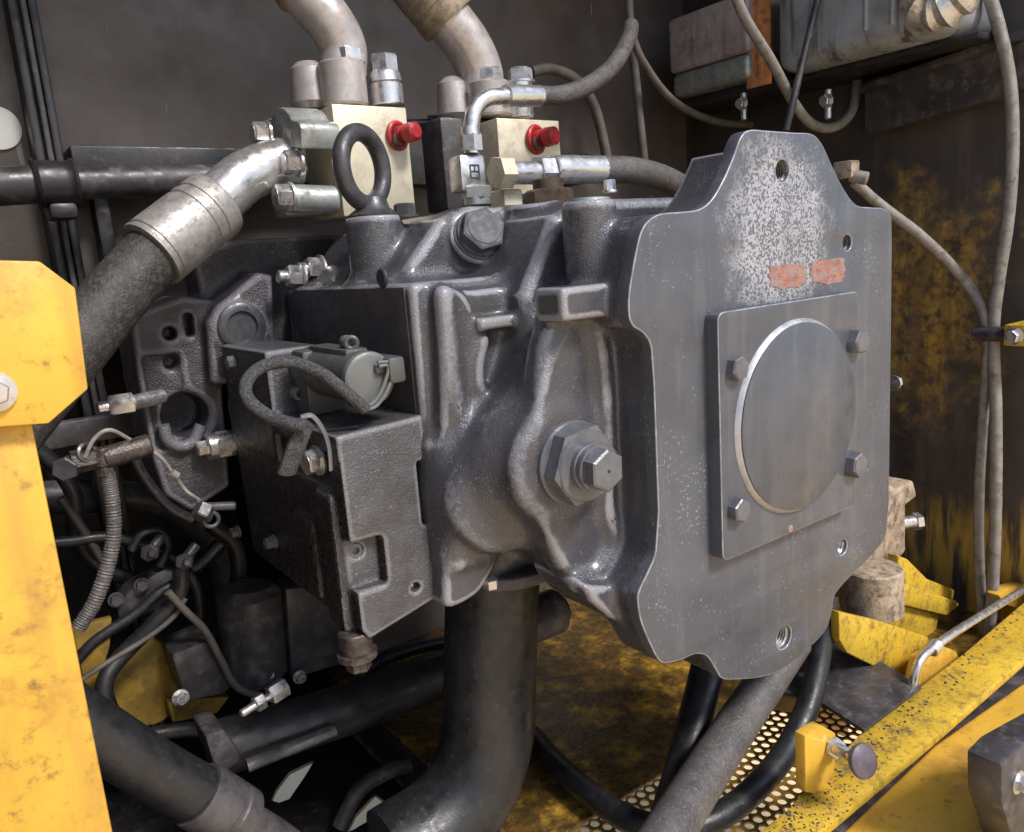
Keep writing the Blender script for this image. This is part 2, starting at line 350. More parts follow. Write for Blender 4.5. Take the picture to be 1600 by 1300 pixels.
def yellowed(K, c, r):
    N, L = K['N'], K['L']; m = K['math']; sep = N.new('ShaderNodeSeparateXYZ'); L.new(K['P'], sep.inputs[0]); z = sep.outputs[2]; y = sep.outputs[1]
    # old yellow paint showing through the black oil film: towards the foot and in one big patch
    low = K['ramp'](m('ADD', z, m('MULTIPLY', m('SUBTRACT', K['noise'](9, 5), .5), .28)), -.28, -.40)
    py_ = m('MULTIPLY', m('SUBTRACT', y, .255), 1/.15); pz = m('MULTIPLY', m('SUBTRACT', z, .04), 1/.26)
    rad = m('SQRT', m('ADD', m('MULTIPLY', py_, py_), m('MULTIPLY', pz, pz)))
    pat = K['ramp'](m('ADD', rad, m('MULTIPLY', m('SUBTRACT', K['noise'](11, 7, .7), .5), 2.4)), 1.05, .5)
    mp = N.new('ShaderNodeMapping'); mp.inputs['Scale'].default_value = (1, 1, .12); L.new(K['P'], mp.inputs[0])
    run = K['ramp'](K['noise'](38, 5, .6, mp.outputs[0]), .40, .58); fine = K['ramp'](K['noise'](34, 8, .72), .34, .60)
    f = m('MULTIPLY', m('MAXIMUM', m('MULTIPLY', low, run), m('MULTIPLY', m('MULTIPLY', m('MULTIPLY', pat, fine), m('ADD', .45, m('MULTIPLY', run, .55))), .9)), .9)
    c = K['mix'](f, c, (.56, .35, .065)); f3 = m('MULTIPLY', m('MULTIPLY', pat, K['ramp'](K['noise'](60, 4), .5, .66)), .6); c = K['mix'](f3, c, (.20, .075, .025))
    return c, r
WALLR = mat('oily_side_wall_paint', (.060, .050, .045), .5, 0, .3, 8, .08, 250, streak=((.13, .11, .10), .45, 26), hook=yellowed)
BLK = mat('black_steel', (.020, .018, .020), .42, 0, .4, 20, .08, 300, dirt=((.08, .07, .07), .24, 60, .7))
BLK2 = mat('worn_black_steel', (.045, .040, .044), .45, 0, .4, 20, .08, 300, dirt=((.13, .115, .115), .34, 40, .7))
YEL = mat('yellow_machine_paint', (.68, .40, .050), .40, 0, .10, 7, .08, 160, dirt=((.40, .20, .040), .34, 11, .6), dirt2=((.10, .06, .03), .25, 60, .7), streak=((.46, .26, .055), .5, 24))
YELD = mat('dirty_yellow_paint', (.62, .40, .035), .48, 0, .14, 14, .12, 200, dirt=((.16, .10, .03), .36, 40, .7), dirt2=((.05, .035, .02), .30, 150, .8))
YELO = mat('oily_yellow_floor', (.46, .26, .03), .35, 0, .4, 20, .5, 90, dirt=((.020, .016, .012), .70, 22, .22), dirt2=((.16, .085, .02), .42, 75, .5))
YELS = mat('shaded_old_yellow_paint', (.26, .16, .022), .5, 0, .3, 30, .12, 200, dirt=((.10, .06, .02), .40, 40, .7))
TANK = mat('pinkish_tank_paint', (.40, .34, .34), .45, .15, .2, 20, .06, 200, streak=((.22, .15, .13), .6, 60), dirt=((.18, .14, .12), .34, 26, .7))
TANKB = mat('bluish_tank_paint', (.38, .40, .43), .36, .25, .2, 18, .06, 200, streak=((.07, .055, .05), .85, 42), dirt=((.20, .17, .15), .3, 26, .7))
ORNG = mat('orange_strap', (.62, .27, .10), .55, 0, .25, 50, .1, 300, dirt=((.20, .08, .03), .35, 60, .8))
FOIL = mat('silver_duct', (.62, .60, .58), .34, .6, .2, 60, .5, 160)
TAPE = mat('orange_tape_residue', (.30, .115, .085), .7, 0, .3, 90, .5, 300, dirt=((.26, .22, .21), .52, 110, .8), dirt2=((.34, .20, .12), .34, 70, .8))
RUST = mat('beige_rusted_casting', (.42, .33, .24), .6, .1, .3, 40, .3, 300, dirt=((.09, .06, .045), .44, 60, .7))
HOLE = mat('dark_bore', (.018, .018, .02), .5)
THRD = mat('bare_thread', (.42, .42, .42), .35, .8, .2, 60)
CONC = mat('pale_concrete', (.86, .64, .38), .9, 0, .08, 3, .1, 60)
CRIMPD = mat('dark_crimp_steel', (.11, .10, .105), .42, .5, .3, 45, .12, 300, dirt=((.05, .045, .045), .42, 90, .6))
CASTD = mat('dark_rear_casting', (.050, .046, .054), .34, 0, .3, 26, .7, 420, coat=.2, ridge_highlight=((.22, .21, .24), .5), dirt=((.03, .026, .028), .45, 24, .5), hook=flecks)
GREASE = mat('greasy_dark_fitting', (.060, .050, .046), .28, .3, .5, 90, .3, 500, dirt=((.16, .11, .08), .34, 140, .5))
KNOB = mat('purple_grey_rubber', (.095, .078, .092), .5, 0, .3, 60, .1, 300)
WHT = mat('white_disc', (.74, .73, .70), .5, 0, .08, 20)
SOL = mat('solenoid_grey', (.085, .088, .086), .42, .15, .2, 40, .12, 600, dirt=((.07, .065, .06), .34, 60, .6))
CLEAR = mat('solenoid_cap', (.14, .145, .145), .34, .1, .12, 30, .04, 500)
# ================================================================== SETTING
WYb, WXr, FZ = .80, .88, -.53
b = B(); b.box((-40, -40, -1.3), (40, 40, -1.15), 0); tag(b.done('ground', CONC, None, 0), kind='structure')
b = B(); b.box((-.70, WYb, .12), (WXr+.03, WYb+.03, 1.0), .002); b.box((-.06, WYb, -.56), (WXr+.03, WYb+.03, .1195), .002); back = tag(b.done('back_wall', WALL), kind='structure')
b = B(); b.box((-.70, 1.5, -.64), (-.06, 1.53, .4), .002); b.box((-.06, WYb+.031, -.64), (-.03, 1.53, .4), .002); b.box((-.70, WYb+.031, .37), (-.0605, 1.4995, .40), .002); tag(b.done('engine_bay_wall', BLK), kind='structure')
b = B(); b.box((WXr, -.12, -.56), (WXr+.03, WYb-.0005, 1.0), .002); side = tag(b.done('side_wall', WALLR), kind='structure')
b = B(); b.box((-.73, -.10, -.66), (-.7005, 1.53, 1.0), .002); tag(b.done('unseen_bulkhead', BLK2), kind='structure')  # unseen left wall, put in to keep light off the left-facing sides
b = B(); b.box((-.70, .30, .95), (WXr+.03, WYb+.03, .97), .002); tag(b.done('added_hood_roof', WALL), kind='structure')  # roof added out of view to darken the bay
# ================================================================== HYDRAULIC PUMP
pump = thing('hydraulic_pump', 'large dark grey cast hydraulic pump with stepped end plate, regulator block and eye bolt', 'pump', (.05, .25, -.27))
a_ = at(1104, 680, Y=0); Yp = None
for k in range(200):      # depth of the end plate's face behind the cover's face: the cover's left side is 20 px wide
    y = k*.0005; q = at(1104, 680, Y=y); e = at(1124, 679, Y=0)
    if q.x >= e.x: Yp = y; break
Yp = Yp or .016; Yt = Yp+.058; Yf = Yt+.085
def XZ(px, py, Y): p = at(px, py, Y=Y); return (p.x, p.z)
OUT = [(1172, 203), (1200, 204), (1240, 207), (1268, 209), (1284, 224), (1300, 258), (1318, 294), (1338, 320), (1362, 324), (1382, 326), (1393, 340), (1394, 380, 1), (1389, 790, 1), (1385, 835), (1362, 868), (1325, 905), (1305, 930), (1300, 955), (1290, 985), (1262, 1015), (1225, 1045), (1190, 1058), (1150, 1062), (1128, 1060), (1118, 1045), (1105, 1026), (1088, 1022), (1068, 1030), (1045, 1036), (1032, 1034), (1020, 1015), (1003, 975), (997, 945), (998, 925), (1012, 895), (1025, 860), (1029, 800, 1), (1022, 600, 1), (1018, 545), (1007, 522), (990, 510), (983, 492), (983, 460), (990, 415), (1000, 368), (1012, 346), (1032, 334), (1062, 331), (1092, 327), (1112, 312), (1130, 282), (1145, 248), (1158, 214)]
OUTL = cat2([(*XZ(p[0], p[1], Yp), *p[2:]) for p in OUT], 5)
holes = [((1223, 267), 12.5, 1.0), ((1324, 379), 9, 1.0), ((1317, 855), 9, 1.0), ((1225, 996), 14, 1.0)]
HC = []
for (hx, hy), hr, _ in holes:
    p = at(hx, hy, Y=Yp); HC.append((p.x, p.z, rp(p, hr*1.35)))
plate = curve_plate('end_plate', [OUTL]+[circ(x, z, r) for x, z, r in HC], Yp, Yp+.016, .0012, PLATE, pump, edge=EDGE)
# threaded bores of the plate
for x, z, r in HC:
    t = B(); prof = [(0, r*1.01)]; n_ = 7
    for k in range(n_*2+1): prof.append((.004+k*.0016, r*(1.0 if k % 2 == 0 else .84)))
    prof += [(.0285, r*.84)]
    t.lathe((x, Yp+.0008, z), (0, 1, 0), prof, 24); bmesh.ops.delete(t.bm, geom=[f for f in t.bm.faces if len(f.verts) > 4], context='FACES')
    th_ = t.done('threaded_hole', THRD if z < -.1 else NUTD, plate)
    t = B(); t.lathe((x, Yp+.030, z), (0, 1, 0), [(0, r*1.2), (.002, r*1.2)], 20); t.done('bore_end', HOLE, plate)
# ---- main casting
T0 = SDF((-.27, Yp, -.29), (.30, .56, .275), .0023)
ins = [tuple(p) for p in np.array(OUTL)]
T0.poly(ins, 1, Yp+.006, Yt, r=.002, k=.001)
def PZ(Y, *L): return [XZ(x, y, Y) for x, y in L]
# flat face that carries the big plug
T0.poly(cat2(PZ(Yt, (905, 470), (868, 478), (857, 510), (846, 560), (842, 620), (838, 650), (822, 700), (816, 745), (826, 785), (856, 822), (872, 878), (905, 912), (990, 930), (1080, 900), (1120, 700), (1080, 470)), 4), 1, Yt, Yt+.030, r=.010, k=.018)
for L_, r_, dy in (([(932, 520), (940, 580), (944, 650), (945, 720), (946, 790), (956, 835), (950, 865), (930, 892), (902, 908)], .0085, -.0035),):
    T0.path([tuple(at(x, y, Y=Yt+dy)) for x, y in L_], r_, .010)
e0 = at(862, 506, Y=Yp+.03); e1 = at(955, 441, Y=Yp+.03)
T0.box((e0.x+.012, Yp+.028, e0.z), (e1.x+.04, Yt+.012, e1.z), .004, .006)
pc = at(936, 380, Y=Yt); br = rp(pc, 43)
T0.cyl((pc.x, Yt+.012, .13), (pc.x, Yt+.012, at(936, 312, Y=Yt).z), br, .003, .010)
T0.cyl((.02, Yt, -.012), (.02, Yf+.03, -.012), .190, .004, .012)          # barrel
pp = at(880, 722, Y=Yt)
T0.cyl((pp.x, Yt-.001, pp.z), (pp.x, Yf, pp.z), .0585, .011, .016)
T0.cyl((pp.x-.003, Yt+.030, pp.z-.006), (pp.x-.003, Yf+.02, pp.z-.006), .071, .018, .026)
T0.cyl((-.168, Yt+.050, -.040), (-.168, Yf+.03, -.05), .064, .016, .026)
# flange that carries the regulator pad: two steps
T0.poly(cat2(PZ(Yf, (703, 452), (722, 466), (740, 505), (752, 528), (743, 560), (743, 600), (752, 622), (728, 655), (712, 690), (716, 760), (760, 820), (770, 860), (752, 905), (730, 930), (690, 945), (686, 900), (684, 700), (682, 560), (680, 460)), 4), 1, Yf-.012, Yf+.06, r=.007, k=.012)
T0.box((-.229, Yf+.010, -.150), (-.12, .50, .170), .007, .010)
T0.box((-.231, Yf-.004, -.105), (-.18, Yf+.05, .020), .010, .016)
for L_, r_, dy in (([(692, 462), (700, 520), (706, 590), (716, 660), (722, 690)], .0075, -.008), ([(752, 535), (745, 570), (746, 600), (752, 622), (730, 655), (714, 690)], .006, -.008)):
    T0.path([tuple(at(x, y, Y=Yf+dy)) for x, y in L_], r_, .010)
k0_ = at(694, 772, Y=Yf-.012); k1_ = at(768, 872, Y=Yf-.012); T0.box((k0_.x, Yf-.020, k1_.z), (k1_.x, Yf+.04, k0_.z), .010, .014)
T0.box((-.205, Yf+.0, -.150), (.20, .56, .160), .02, .012)
# crown over the shaft
T0.poly([(-.212, .05), (-.212, .172), (-.200, .180), (-.150, .232), (-.13, .240), (.2, .243), (.2, .05)], 1, .235, .50, r=.010, k=.018)
T0.poly([(-.13, .05), (-.13, .150), (-.085, .225), (-.04, .240), (.2, .240), (.2, .05)], 1, Yt+.05, .30, r=.012, k=.020)
g0 = at(726, 492, Y=Yf-.004); g1 = at(726, 455, Y=Yf-.004)
T0.box((g0.x, Yf-.004, g0.z), (.0, Yf+.05, g1.z), .005, .008)
T0.box((g0.x+.006, Yf-.022, g0.z-.016), (.0, Yf+.03, g0.z-.004), .004, .008)
pb = at(836, 320, Y=.20); T0.cyl((pb.x, .20, .15), (pb.x, .20, pb.z), rp(pb, 40), .003, .012)
pb2 = at(745, 330, Y=.26); T0.cyl((pb2.x, .26, .18), (pb2.x, .26, pb2.z), rp(pb2, 50), .004, .014)
# boss under the eye bolt
eb = at(583, 338, Y=.315)
ebr = rp(eb, 44); T0.cyl((eb.x, eb.y, .14), tuple(eb), ebr, .003, .012)
# seat of the hex plug on the shoulder
hp = at(748, 368, Y=.222); hax = Vector((-.20, -.88, .36)).normalized()
T0.cyl(tuple(hp+hax*-.05), tuple(hp), rp(hp, 45), .003, .010)
# underside lip
T0.poly(PZ(Yt, (888, 905), (1010, 905), (1010, 948), (965, 962), (930, 955), (900, 930)), 1, Yt-.025, Yt+.06, r=.006, k=.012)
for x, z, r in HC: T0.cyl((x, Yp-.01, z), (x, Yp+.045, z), r*1.25, .001, .001, cut=True)
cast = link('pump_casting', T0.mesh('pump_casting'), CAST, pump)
# ---- square cover with its raised disc and four bolts
q = [at(1125, 488, Y=0), at(1341, 455, Y=0), at(1338, 794, Y=0), at(1126, 874, Y=0)]
x0 = (q[0].x+q[3].x)/2; x1 = (q[1].x+q[2].x)/2; z1 = (q[0].z+q[1].z)/2; z0 = (q[2].z+q[3].z)/2
def rrect(x0, x1, z0, z1, r, n=6):
    L = []
    for cx, cz, a in ((x1-r, z1-r, 0), (x0+r, z1-r, 90), (x0+r, z0+r, 180), (x1-r, z0+r, 270)):
        L += [(cx+r*math.cos(math.radians(a+90*i/n)), cz+r*math.sin(math.radians(a+90*i/n))) for i in range(n+1)]
    return L
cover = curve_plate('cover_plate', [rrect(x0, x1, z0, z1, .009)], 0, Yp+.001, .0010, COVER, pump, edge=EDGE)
bolts = [at(1146, 575, Y=0), at(1149, 795, Y=0), at(1334, 533, Y=0), at(1330, 725, Y=0)]
dc = Vector(((x0+x1)/2, 0, (z0+z1)/2)); dl = at(1158, 690, Y=-.004); dr = at(1333, 655, Y=-.004); dt = at(1250, 501, Y=-.004); db = at(1232, 804, Y=-.004)
dc = Vector(((dl.x+dr.x)/2, 0, (dt.z+db.z)/2)); R_ = (dr.x-dl.x+dt.z-db.z)/4
b = B(); b.lathe((dc.x, .0005, dc.z), (0, -1, 0), [(0, R_+.0038), (.0042, R_+.0012), (.0052, R_)], 96); b.done('disc_rim', RIMM, cover, 20)
b = B(); b.lathe((dc.x, -.0030, dc.z), (0, -1, 0), [(0, R_-.0008), (.0030, R_-.0008), (.0034, R_-.0014)], 96); b.done('raised_disc', COVER, cover)
for i, p in enumerate(bolts):
    b = B(); b.bolt(p+Vector((0, .0005, 0)), (0, -1, 0), rp(p, 20), rp(p, 17), .25+.37*i, washer=0); b.done('cover_bolt', NUTM, cover, 30)
# orange tape remnants under the top lobe
random.seed(11)
for loop in ([(1201, 416), (1228, 412), (1256, 413), (1260, 430), (1258, 443), (1235, 450), (1222, 452), (1204, 447)], [(1268, 412), (1296, 404), (1318, 403), (1320, 425), (1317, 440), (1292, 444), (1272, 440), (1266, 428)]):
    P = []
    for i in range(len(loop)):
        a, c = loop[i], loop[(i+1) % len(loop)]
        for t in (0, .25, .5, .75): P.append(at(a[0]*(1-t)+c[0]*t+random.uniform(-2, 2), a[1]*(1-t)+c[1]*t+random.uniform(-2, 2), Y=Yp-.0001))
    b = B(); b.prism(P, (0, -.0005, 0), 0); tag(b.done('tape_remnant', TAPE, plate, 0), 'faded orange tape remnant stuck under the top bore')
b = B(); pq = at(1235, 826, Y=0); b.lathe(pq, (-.1, -1, 0), [(0, .0045), (.0006, .004), (.0008, 0)], 9); b.done('paint_chip', TAPE, cover)
# ---- big plug: washer, nut, stub and small hex
ax = Vector((0, -1, 0)); wp = at(886, 720, Y=Yt)
wr = rp(wp, 77)
b = B(); b.lathe(wp+Vector((0, .001, 0)), ax, [(0, wr*1.0), (.004, wr), (.0055, wr*.96), (.0056, wr*.90)], 48); wsh = b.done('plug_washer', NUTD, pump)
b = B(); b.lathe(wp, ax, [(0, wr*.86), (.010, wr*.86), (.012, wr*.82)], 48); b.hexa(wp+ax*.010, ax, wr*.83, .020, .12, .08); b.lathe(wp+ax*.0285, ax, [(0, wr*.74), (.0025, wr*.70)], 36); plug = b.done('plug_nut', NUTM, pump, 25)
b = B(); b.lathe(wp+ax*.03, ax, [(0, wr*.47), (.006, wr*.47), (.007, wr*.43), (.009, wr*.43), (.010, wr*.46), (.014, wr*.46), (.0145, wr*.40), (.017, wr*.40)], 36); b.hexa(wp+ax*.045, ax, wr*.43, .014, .5, .1); b.done('adjuster_screw', NUTM, plug, 25)
b = B(); b.lathe(wp+ax*.0588, ax, [(0, .0016), (.0006, .0016)], 10); b.done('centre_mark', HOLE, plug)
# ---- shoulder hex plug
b = B(); b.lathe(hp-hax*.002, hax, [(0, rp(hp, 41)), (.004, rp(hp, 41)), (.005, rp(hp, 38)), (.008, rp(hp, 37))], 36); b.hexa(hp+hax*.004, hax, rp(hp, 36), .016, .2, .1); b.lathe(hp+hax*.0195, hax, [(0, rp(hp, 28)), (.0015, rp(hp, 26))], 30); b.done('shoulder_plug', DULL, pump, 25)
# ---- eye bolt
b = B(); b.lathe(eb-Vector((0, 0, .002)), (0, 0, 1), [(0, ebr*.92), (.003, ebr*.95), (.006, ebr*.8), (.010, ebr*.62), (.022, ebr*.50)], 32)
ec = at(567, 263, Y=eb.y); er = (at(567, 193, Y=eb.y).z-at(580, 332, Y=eb.y).z)/2
rx = rp(ec, 47)
b.torus(ec, (.47, -.88, 0), er*.80, er*.205, 56, 20); eye = b.done('eye_bolt', NUTD, pump, 50)
# ---- cap of the right-hand boss and bolts on top
b = B(); tp = Vector((pc.x, Yt+.012, at(936, 312, Y=Yt).z)); b.lathe(tp-Vector((0, 0, .001)), (0, 0, 1), [(0, br*.8), (.003, br*.78), (.004, br*.5)], 30); b.done('boss_cap', ZINCG, pump)
b = B(); p = at(953, 300, Y=Yt+.03); b.bolt(p, (0, 0, 1), .006, .010); b.done('bleed_screw', ZINC, pump)
b = B(); p = at(632, 330, Y=.30); b.bolt(p-Vector((0, 0, .006)), (0, 0, 1), .012, .012); b.done('top_bolt', NUTD, pump, 30)
p = at(858, 316, Y=.20); b = B(); b.hexa(p-Vector((0, 0, .008)), (0, 0, 1), rp(p, 38), .022, .3); b.lathe(p+Vector((0, 0, .012)), (0, 0, 1), [(0, rp(p, 24)), (.012, rp(p, 24)), (.013, rp(p, 20))], 24); b.done('brass_port_plug', BRASS, pump, 30)
# ================================================================== regulator block (bolted to the pump's side)
Yr = Yf+.012
f0 = [at(525, 690, Y=Yr), at(570, 1003, Y=Yr), at(690, 950, Y=Yr), at(680, 645, Y=Yr)]
rx0 = f0[0].x; rx1 = -.2285; rz1 = (f0[0].z+f0[3].z)/2; rz0 = f0[1].z
Yb_ = .495
T1 = SDF((rx0-.03, Yr-.02, rz0-.03), (rx1+.01, Yb_+.03, rz1+.09), .0019)
T1.poly([(rx0, rz1), (rx0+.003, rz0+.012), (rx0+.010, rz0), (rx1-.005, rz0+.018), (rx1, rz0+.03), (rx1, rz1+.004)], 1, Yr, Yb_, r=.003, k=.001)
s0 = at(652, 722, Y=Yr); s1 = at(690, 812, Y=Yr)
T1.box((s0.x, Yr-.01, s1.z), (rx1+.02, Yr+.034, s0.z), .002, .004, True)
k0 = at(545, 852, Y=Yr); k1 = at(606, 912, Y=Yr)
T1.box((rx0-.02, Yr-.02, k1.z), (k1.x, Yr+.016, k0.z), .004, .005, True)
for px, py, rr_ in ((568, 868, .0075), (650, 918, .0050)):
    p = at(px, py, Y=Yr); T1.cyl((p.x, Yr-.01, p.z), (p.x, Yr+.035, p.z), rr_, .001, .002, True)
# left side: ribs, recess and the tall back half that carries the solenoid
T1.box((rx0-.006, Yr+.02, rz0+.004), (rx0+.01, Yr+.060, rz1-.06), .005, .008)
T1.box((rx0-.004, Yr+.085, rz0+.02), (rx0+.01, Yr+.135, rz1-.10), .005, .008)
T1.box((rx0-.02, Yr+.03, rz1-.055), (rx0+.006, Yr+.17, rz1-.02), .004, .006, True)
T1.box((rx0, Yr+.165, rz1-.05), (rx1-.03, Yb_, at(392, 552, Y=Yr+.165).z), .004, .008)
reg = link('regulator_block', T1.mesh('regulator_block'), CASTR, pump)
rl = []
# oily skin of the left side is the same casting: its polygons facing -X take the oily paint
reg.data.materials.append(OILY); reg.data.materials.append(PAD)
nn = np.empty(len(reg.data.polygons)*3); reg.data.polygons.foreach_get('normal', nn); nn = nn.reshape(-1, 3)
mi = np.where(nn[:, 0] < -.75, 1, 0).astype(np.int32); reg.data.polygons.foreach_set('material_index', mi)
for px, py, rr_, nm in ((568, 868, .0075, 'socket_screw'), (650, 918, .0050, 'pin_hole')):
    p = at(px, py, Y=Yr); b = B(); y = .019 if nm == 'socket_screw' else .007
    b.lathe((p.x, Yr+y+.003, p.z), (0, -1, 0), [(0, rr_*.98), (.005, rr_*.98), (.0055, rr_*.8), (.0056, rr_*.5), (.002, rr_*.45), (.002, 0)] if nm == 'socket_screw' else [(0, rr_*1.0), (.001, rr_*.6), (.003, 0)], 24); b.done(nm, NUTM if nm == 'socket_screw' else ZINC, reg)
# machined pad on the pump's side above the regulator
b = B(); b.box((-.2305, Yf+.022, rz1-.03), (-.226, .47, .1665), .0008)
pz = at(597, 428, X=-.228); b.cyl((-.2305, pz.y, pz.z-.004), (-.226, pz.y, pz.z-.004), .010); b.done('machined_pad', PAD, pump)
# solenoid on the regulator's top
sx = (rx0+rx1)/2-.002; se = at(577, 592, X=sx); sr = rp(se, 42)
sb = Vector((sx, se.y+.135, se.z))
b = B(); b.cyl(se+Vector((0, .004, 0)), sb, sr, sr, 40, .003); b.lathe(sb, (0, 1, 0), [(0, sr*.8), (.02, sr*.8), (.021, sr*.7)], 32)
b.box((sx-sr*.95, sb.y-.035, rz1+.002), (sx+sr*.8, sb.y+.0, se.z+sr*.93), .004); b.box((sx-.012, se.y+.02, se.z+sr*.6), (sx+.012, sb.y-.02, se.z+sr*1.1), .003); sol = b.done('solenoid', SOL, reg)
b = B(); b.lathe(se+Vector((0, .006, 0)), (0, -1, 0), [(0, sr*1.01), (.004, sr*1.04), (.008, sr*1.0), (.0095, sr*.9), (.0096, sr*.85)], 40); b.done('solenoid_cap', CLEAR, sol)
b = B(); b.box((sx+sr*.55, se.y-.016, se.z-sr*.25), (sx+sr*1.25, se.y+.03, se.z+sr*.75), .004); b.box((sx+sr*.15, se.y-.008, se.z+sr*.15), (sx+sr*.6, se.y+.0, se.z+sr*.55), .003); b.done('connector_socket', SOL, sol)
w0 = [at(*p, Y=se.y-.014) for p in ((598, 572), (617, 572), (606, 612), (592, 630), (578, 640), (584, 626), (596, 604), (600, 580))]
b = B(); b.tube([at(*p, Y=se.y-.012) for p in ((590, 566), (612, 566), (616, 578), (604, 612), (588, 634), (572, 640))], .0018, 8); b.tube([at(*p, Y=se.y-.012) for p in ((592, 572), (607, 573), (598, 606), (584, 628), (570, 636))], .0018, 8); b.done('connector_clip', CLEAR, sol)
for px, py, Y_ in ((469, 616, se.y+.055), (549, 536, se.y+.03)):
    p = at(px, py, X=sx-sr*.9) if px < 500 else at(px, py, Y=Y_); b = B(); b.torus(p, (-.4, -1, 0), .0055, .0025, 24, 10); b.cyl(p+Vector((0, .004, 0)), p+Vector((0, .014, 0)), .0075); b.done('mounting_lug', SOL, sol)
# braided lead looping over the regulator
Ys = se.y
lead = [at(572, 640, Y=Ys-.012), at(540, 612, Y=Ys-.012), at(500, 582, Y=Ys+.0), at(455, 566, Y=Ys+.015), at(412, 572, Y=Ys+.02), at(386, 596, Y=Ys+.015), at(388, 624, Y=Ys+.005), at(420, 650, Y=Ys-.01), at(455, 662, Y=Ys-.03), at(478, 668, Y=Ys-.04)]
lead_o = B(); lead_o.tube(lead, .0058, 12, 10); L1 = lead_o
lead_o.tube([at(478, 660, Y=Yr-.012), at(466, 690, Y=Yr-.015), at(448, 738, Y=Yr-.006)], .0115, 14, 6, True, .55)
L1 = lead_o.done('braided_lead', BRAID, reg)
b = B(); b.tube([at(470, 652, Y=Yr-.006), at(488, 650, Y=Yr-.008), at(505, 672, Y=Yr-.01), at(514, 700, Y=Yr-.006), at(517, 735, Y=Yr-.004)], .0028, 8, 8, True, .5); b.done('cable_tie', CLEAR, L1)
# fittings on the regulator's left side
def sidebolt(px, py, r, h, name, m, par, x=None, ax=(-1, -.12, 0), wsh=1.2):
    p = at(px, py, X=rx0+(.001 if x is None else x)); b = B(); b.bolt(p, ax, r, h, .4, wsh); return b.done(name, m, par, 28)
sidebolt(497, 719, rp(at(497, 719, Y=Yr), 22), .012, 'hex_bolt', ZINC, reg)
p = at(360, 692, X=rx0); b = B(); b.cyl(p+Vector((.004, 0, 0)), p+Vector((-.030, -.0, 0)), .017, .017, 24); b.hexa(p+Vector((-.004, 0, 0)), (-1, 0, 0), .019, .016); b.hexa(p+Vector((-.028, 0, 0)), (-1, 0, 0), .010, .014); b.done('adjuster_cap', ZINC, reg, 30)
for px, py in ((428, 846), (372, 830), (338, 752), (368, 565)): sidebolt(px, py, .0075, .009, 'plug_screw', NUTM, reg)
# drain fitting under the regulator
p = at(556, 1002, Y=Yr+.02); b = B(); b.cyl(p+Vector((0, 0, .012)), p-Vector((0, 0, .012)), .017, .016, 24); b.lathe(p-Vector((0, 0, .010)), (0, 0, -1), [(0, .020), (.006, .020), (.007, .016)], 28); b.hexa(p-Vector((0, 0, .016)), (0, 0, -1), .013, .014); b.done('drain_plug', GREASE, reg, 30)
# ================================================================== REAR PUMP AND PARTS BEHIND THE REGULATOR
rear = thing('rear_pump_flange', 'dark grey cast rear flange with pocketed face behind the regulator', 'pump flange', (-.36, .55, 0))
Yg = .53
T2 = SDF((-.46, Yg-.05, -.30), (.12, .68, .24), .0036)
T2.poly(PZ(Yg, (203, 492), (285, 462), (332, 468), (345, 560), (360, 760), (300, 800), (258, 775), (240, 720), (216, 590)), 1, Yg, Yg+.10, r=.004, k=.008)
T2.poly(PZ(Yg+.05, (300, 395), (372, 372), (430, 330), (520, 330), (560, 480), (440, 600), (330, 600), (312, 450)), 1, Yg+.05, Yg+.12, r=.004, k=.012)
T2.poly(PZ(Yg-.02, (322, 505), (340, 478), (402, 425), (425, 430), (430, 600), (330, 600)), 1, Yg-.025, Yg+.08, r=.005, k=.008)
a = at(376, 510, Y=Yg-.025); T2.cyl((a.x, Yg-.028, a.z), (a.x, Yg+.03, a.z), rp(a, 44), .003, .006)
p0 = at(286, 490, Y=Yg); p1 = at(306, 524, Y=Yg); T2.box((p0.x, Yg-.02, p1.z), (p1.x, Yg+.03, p0.z), .002, .003, True)
for px, py in ((266, 521), (270, 567)):
    p = at(px, py, Y=Yg); T2.cyl((p.x, Yg-.02, p.z), (p.x, Yg+.03, p.z), .0085, .001, .003, True)
p0 = at(222, 560, Y=Yg); p1 = at(300, 690, Y=Yg); T2.box((p0.x, Yg-.02, p1.z), (p1.x, Yg+.006, p0.z), .003, .008, True)
p = at(292, 650, Y=Yg); T2.cyl((p.x, Yg-.02, p.z), (p.x, Yg+.06, p.z), .028, .004, .010, True)
T2.box((-.20, .55, -.20), (.11, .67, .17), .02, .01)
T2.cyl((-.05, .55, .05), (-.05, .67, .05), .16, .01, .02)
link('flange_casting', T2.mesh('flange_casting'), CASTD, rear)
b = B(); b.lathe((a.x, Yg-.026, a.z), (0, -1, 0), [(0, rp(a, 37)), (.006, rp(a, 37)), (.008, rp(a, 33)), (.008, rp(a, 24)), (.004, rp(a, 22)), (.004, 0)], 36); b.done('round_plug', NUTD, rear)
q0 = [at(x, y, Y=Yg-.004) for x, y in ((255, 664), (262, 688), (282, 698), (302, 690), (314, 664))]
b = B(); b.tube(q0, .0075, 12); b.done('pocket_rim', CASTD, rear)
for x, y in ((500, 420), (470, 432)):
    p = at(x, y, Y=.47); b = B(); b.bolt(p, (-1, -.1, .1), .014, .016); b.cyl(p+Vector((-.012, 0, 0)), p+Vector((-.03, 0, .002)), .008); b.done('flange_bolt', ZINC, rear, 30)
p = at(190, 632, Y=.50); b = B(); b.hexa(p+Vector((.012, 0, 0)), (-1, 0, 0), .013, .026); b.cyl(p+Vector((-.010, 0, 0)), p+Vector((-.026, 0, 0)), .007); b.cyl(p+Vector((.01, .0, 0)), p+Vector((.05, .02, 0)), .009); b.done('test_fitting', ZINC, rear, 30)
